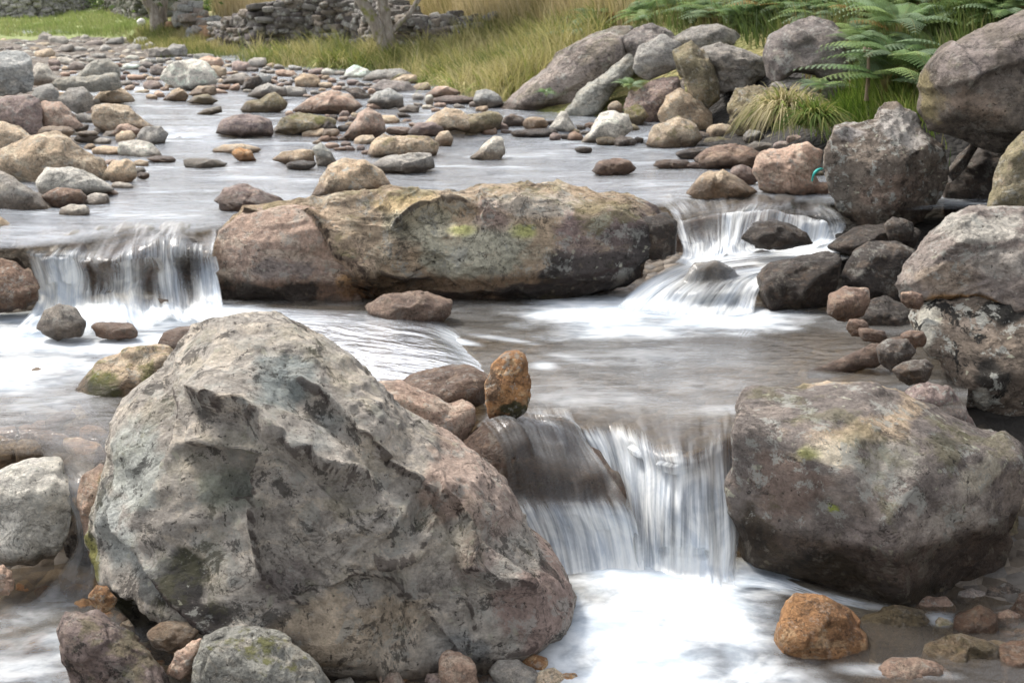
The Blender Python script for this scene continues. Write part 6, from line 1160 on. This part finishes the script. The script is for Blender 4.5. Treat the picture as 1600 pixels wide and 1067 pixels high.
def put_fern(px, py, s, rz, label=FERN_LABEL, group="bracken ferns above the right bank", Y=None, k=None):
    if Y is None:
        hx, hy, ok = hit_terrain([float(px)], [float(py)]); 
        if not ok[0]: return
        p = (float(hx[0]), float(hy[0]), float(GZ(hx[0], hy[0])))
    else: p = tuple(at_y(px, py, Y))
    k = int(rng.integers(5)) if k is None else k
    if first[k]: o = protos[k]; first[k] = False
    else: o = protos[k].copy(); COL.objects.link(o)
    o.location = p; o.rotation_euler = (float(rng.normal() * .12), float(rng.normal() * .12), rz); o.scale = (s, s, s * float(rng.uniform(.85, 1.15))); tag(o, label, "fern", group)
fr = np.random.default_rng(5)
for i in range(300):
    if i < 245: px, py = fr.uniform(1150, 1640), fr.uniform(-25, 125)
    else: px, py = fr.uniform(880, 1180), fr.uniform(-15, 48)
    if px > 1420 and py > 60: continue
    if px < 1340 and py > 50: py = fr.uniform(-20, 40)
    put_fern(px, py, fr.uniform(.42, .8), fr.uniform(0, 6.28))
for px, py in ((905, 62), (930, 48), (850, 72), (880, 70)): put_fern(px, py, fr.uniform(.5, .7), fr.uniform(0, 6.28), "small bracken fern at the left end of the stand beside the biggest bank boulder", "small bracken beside the biggest bank boulder")
for px, py, Y in ((1380, 150, 10.2), (1400, 120, 10.3), (1420, 140, 10.2), (1365, 105, 10.6), (1445, 110, 10.6), (1400, 70, 11)): put_fern(px, py, fr.uniform(.7, 1.0), fr.uniform(0, 6.28), "dark green bracken fern in the shade between the rounded bracken boulder and the overhanging boulder", "shaded bracken left of the overhanging boulder", Y)
put_fern(1282, 146, .42, 1.0, "small fern sprig growing before the thin slab under the rounded bracken boulder", None, 11.05)
put_fern(986, 142, .30, 2.0, "little fern in the crack between the slanting slab and the rough brown boulder", None, 12.95)
put_fern(853, 152, .22, .4, "tiny fern low on the front face of the biggest bank boulder", None, 13.55)
for k in range(5):
    if first[k]: bpy.data.objects.remove(protos[k])
# dead stalk
Y = 10.2; V, Fc = tube([up(1354, 158, Y), up(1356, 130, Y), up(1357, 100, Y), up(1356, 78, Y)], [.020, .017, .013, .010], 10, 8, .15)
st = tri_or_quad("dead_stalk", V, Fc, plain("dry_stalk", (.26, .19, .13))); tag(st, "dead brown plant stalk standing upright before the shaded bracken", "plant")
V = []; n2, T2 = ico(2); allV = []; allT = []; offs = 0
for k in range(9):
    p = np.array(up(1356 + fr.uniform(-5, 5), 82 + fr.uniform(-7, 7), Y)); allV.append(n2 * fr.uniform(.010, .020) + p); allT.append(T2 + offs); offs += len(n2)
hd_ = mesh_np("seed_head", np.concatenate(allV), np.concatenate(allT), plain("seed_head_tan", (.36, .28, .20))); hd_.parent = st
# shrubs behind the leaning tree
for i, (px, py, lb) in enumerate(((190, 8, "dark green shrub above the shaded field wall, left of the leaning tree"), (285, 14, "bright green shrub right of the leaning tree, before the pale saplings"), (150, 2, "grey green shrub at the end of the pale field wall"), (390, 4, "low green bush in the tall grass beside the rightmost sapling"))):
    x, y = gpt(px, py + 8); z = float(GZ(x, y)); s = empty("shrub", (x, y, z)); tag(s, lb, "shrub")
    r_ = np.random.default_rng(60 + i); cs = [(r_.normal() * .7, r_.normal() * .5, r_.uniform(.15, .9)) for _ in range(14)]
    V, Fc, c = leafcloud(cs, .22, 2600, .05, ((.06, .11, .025), (.11, .17, .04), (.16, .22, .06)), 70 + i); o = mesh_np("foliage", V, Fc, LEAF, smooth=False); o.parent = s; set_attr(o, 'tone', c, 'FLOAT_COLOR')
    V, Fc = tube([[0, 0, -.05], [.02, 0, .3], [0, .03, .7]], [.04, .03, .012], 8, 1, .1); o = tri_or_quad("stem", V, Fc, BARK); o.parent = s
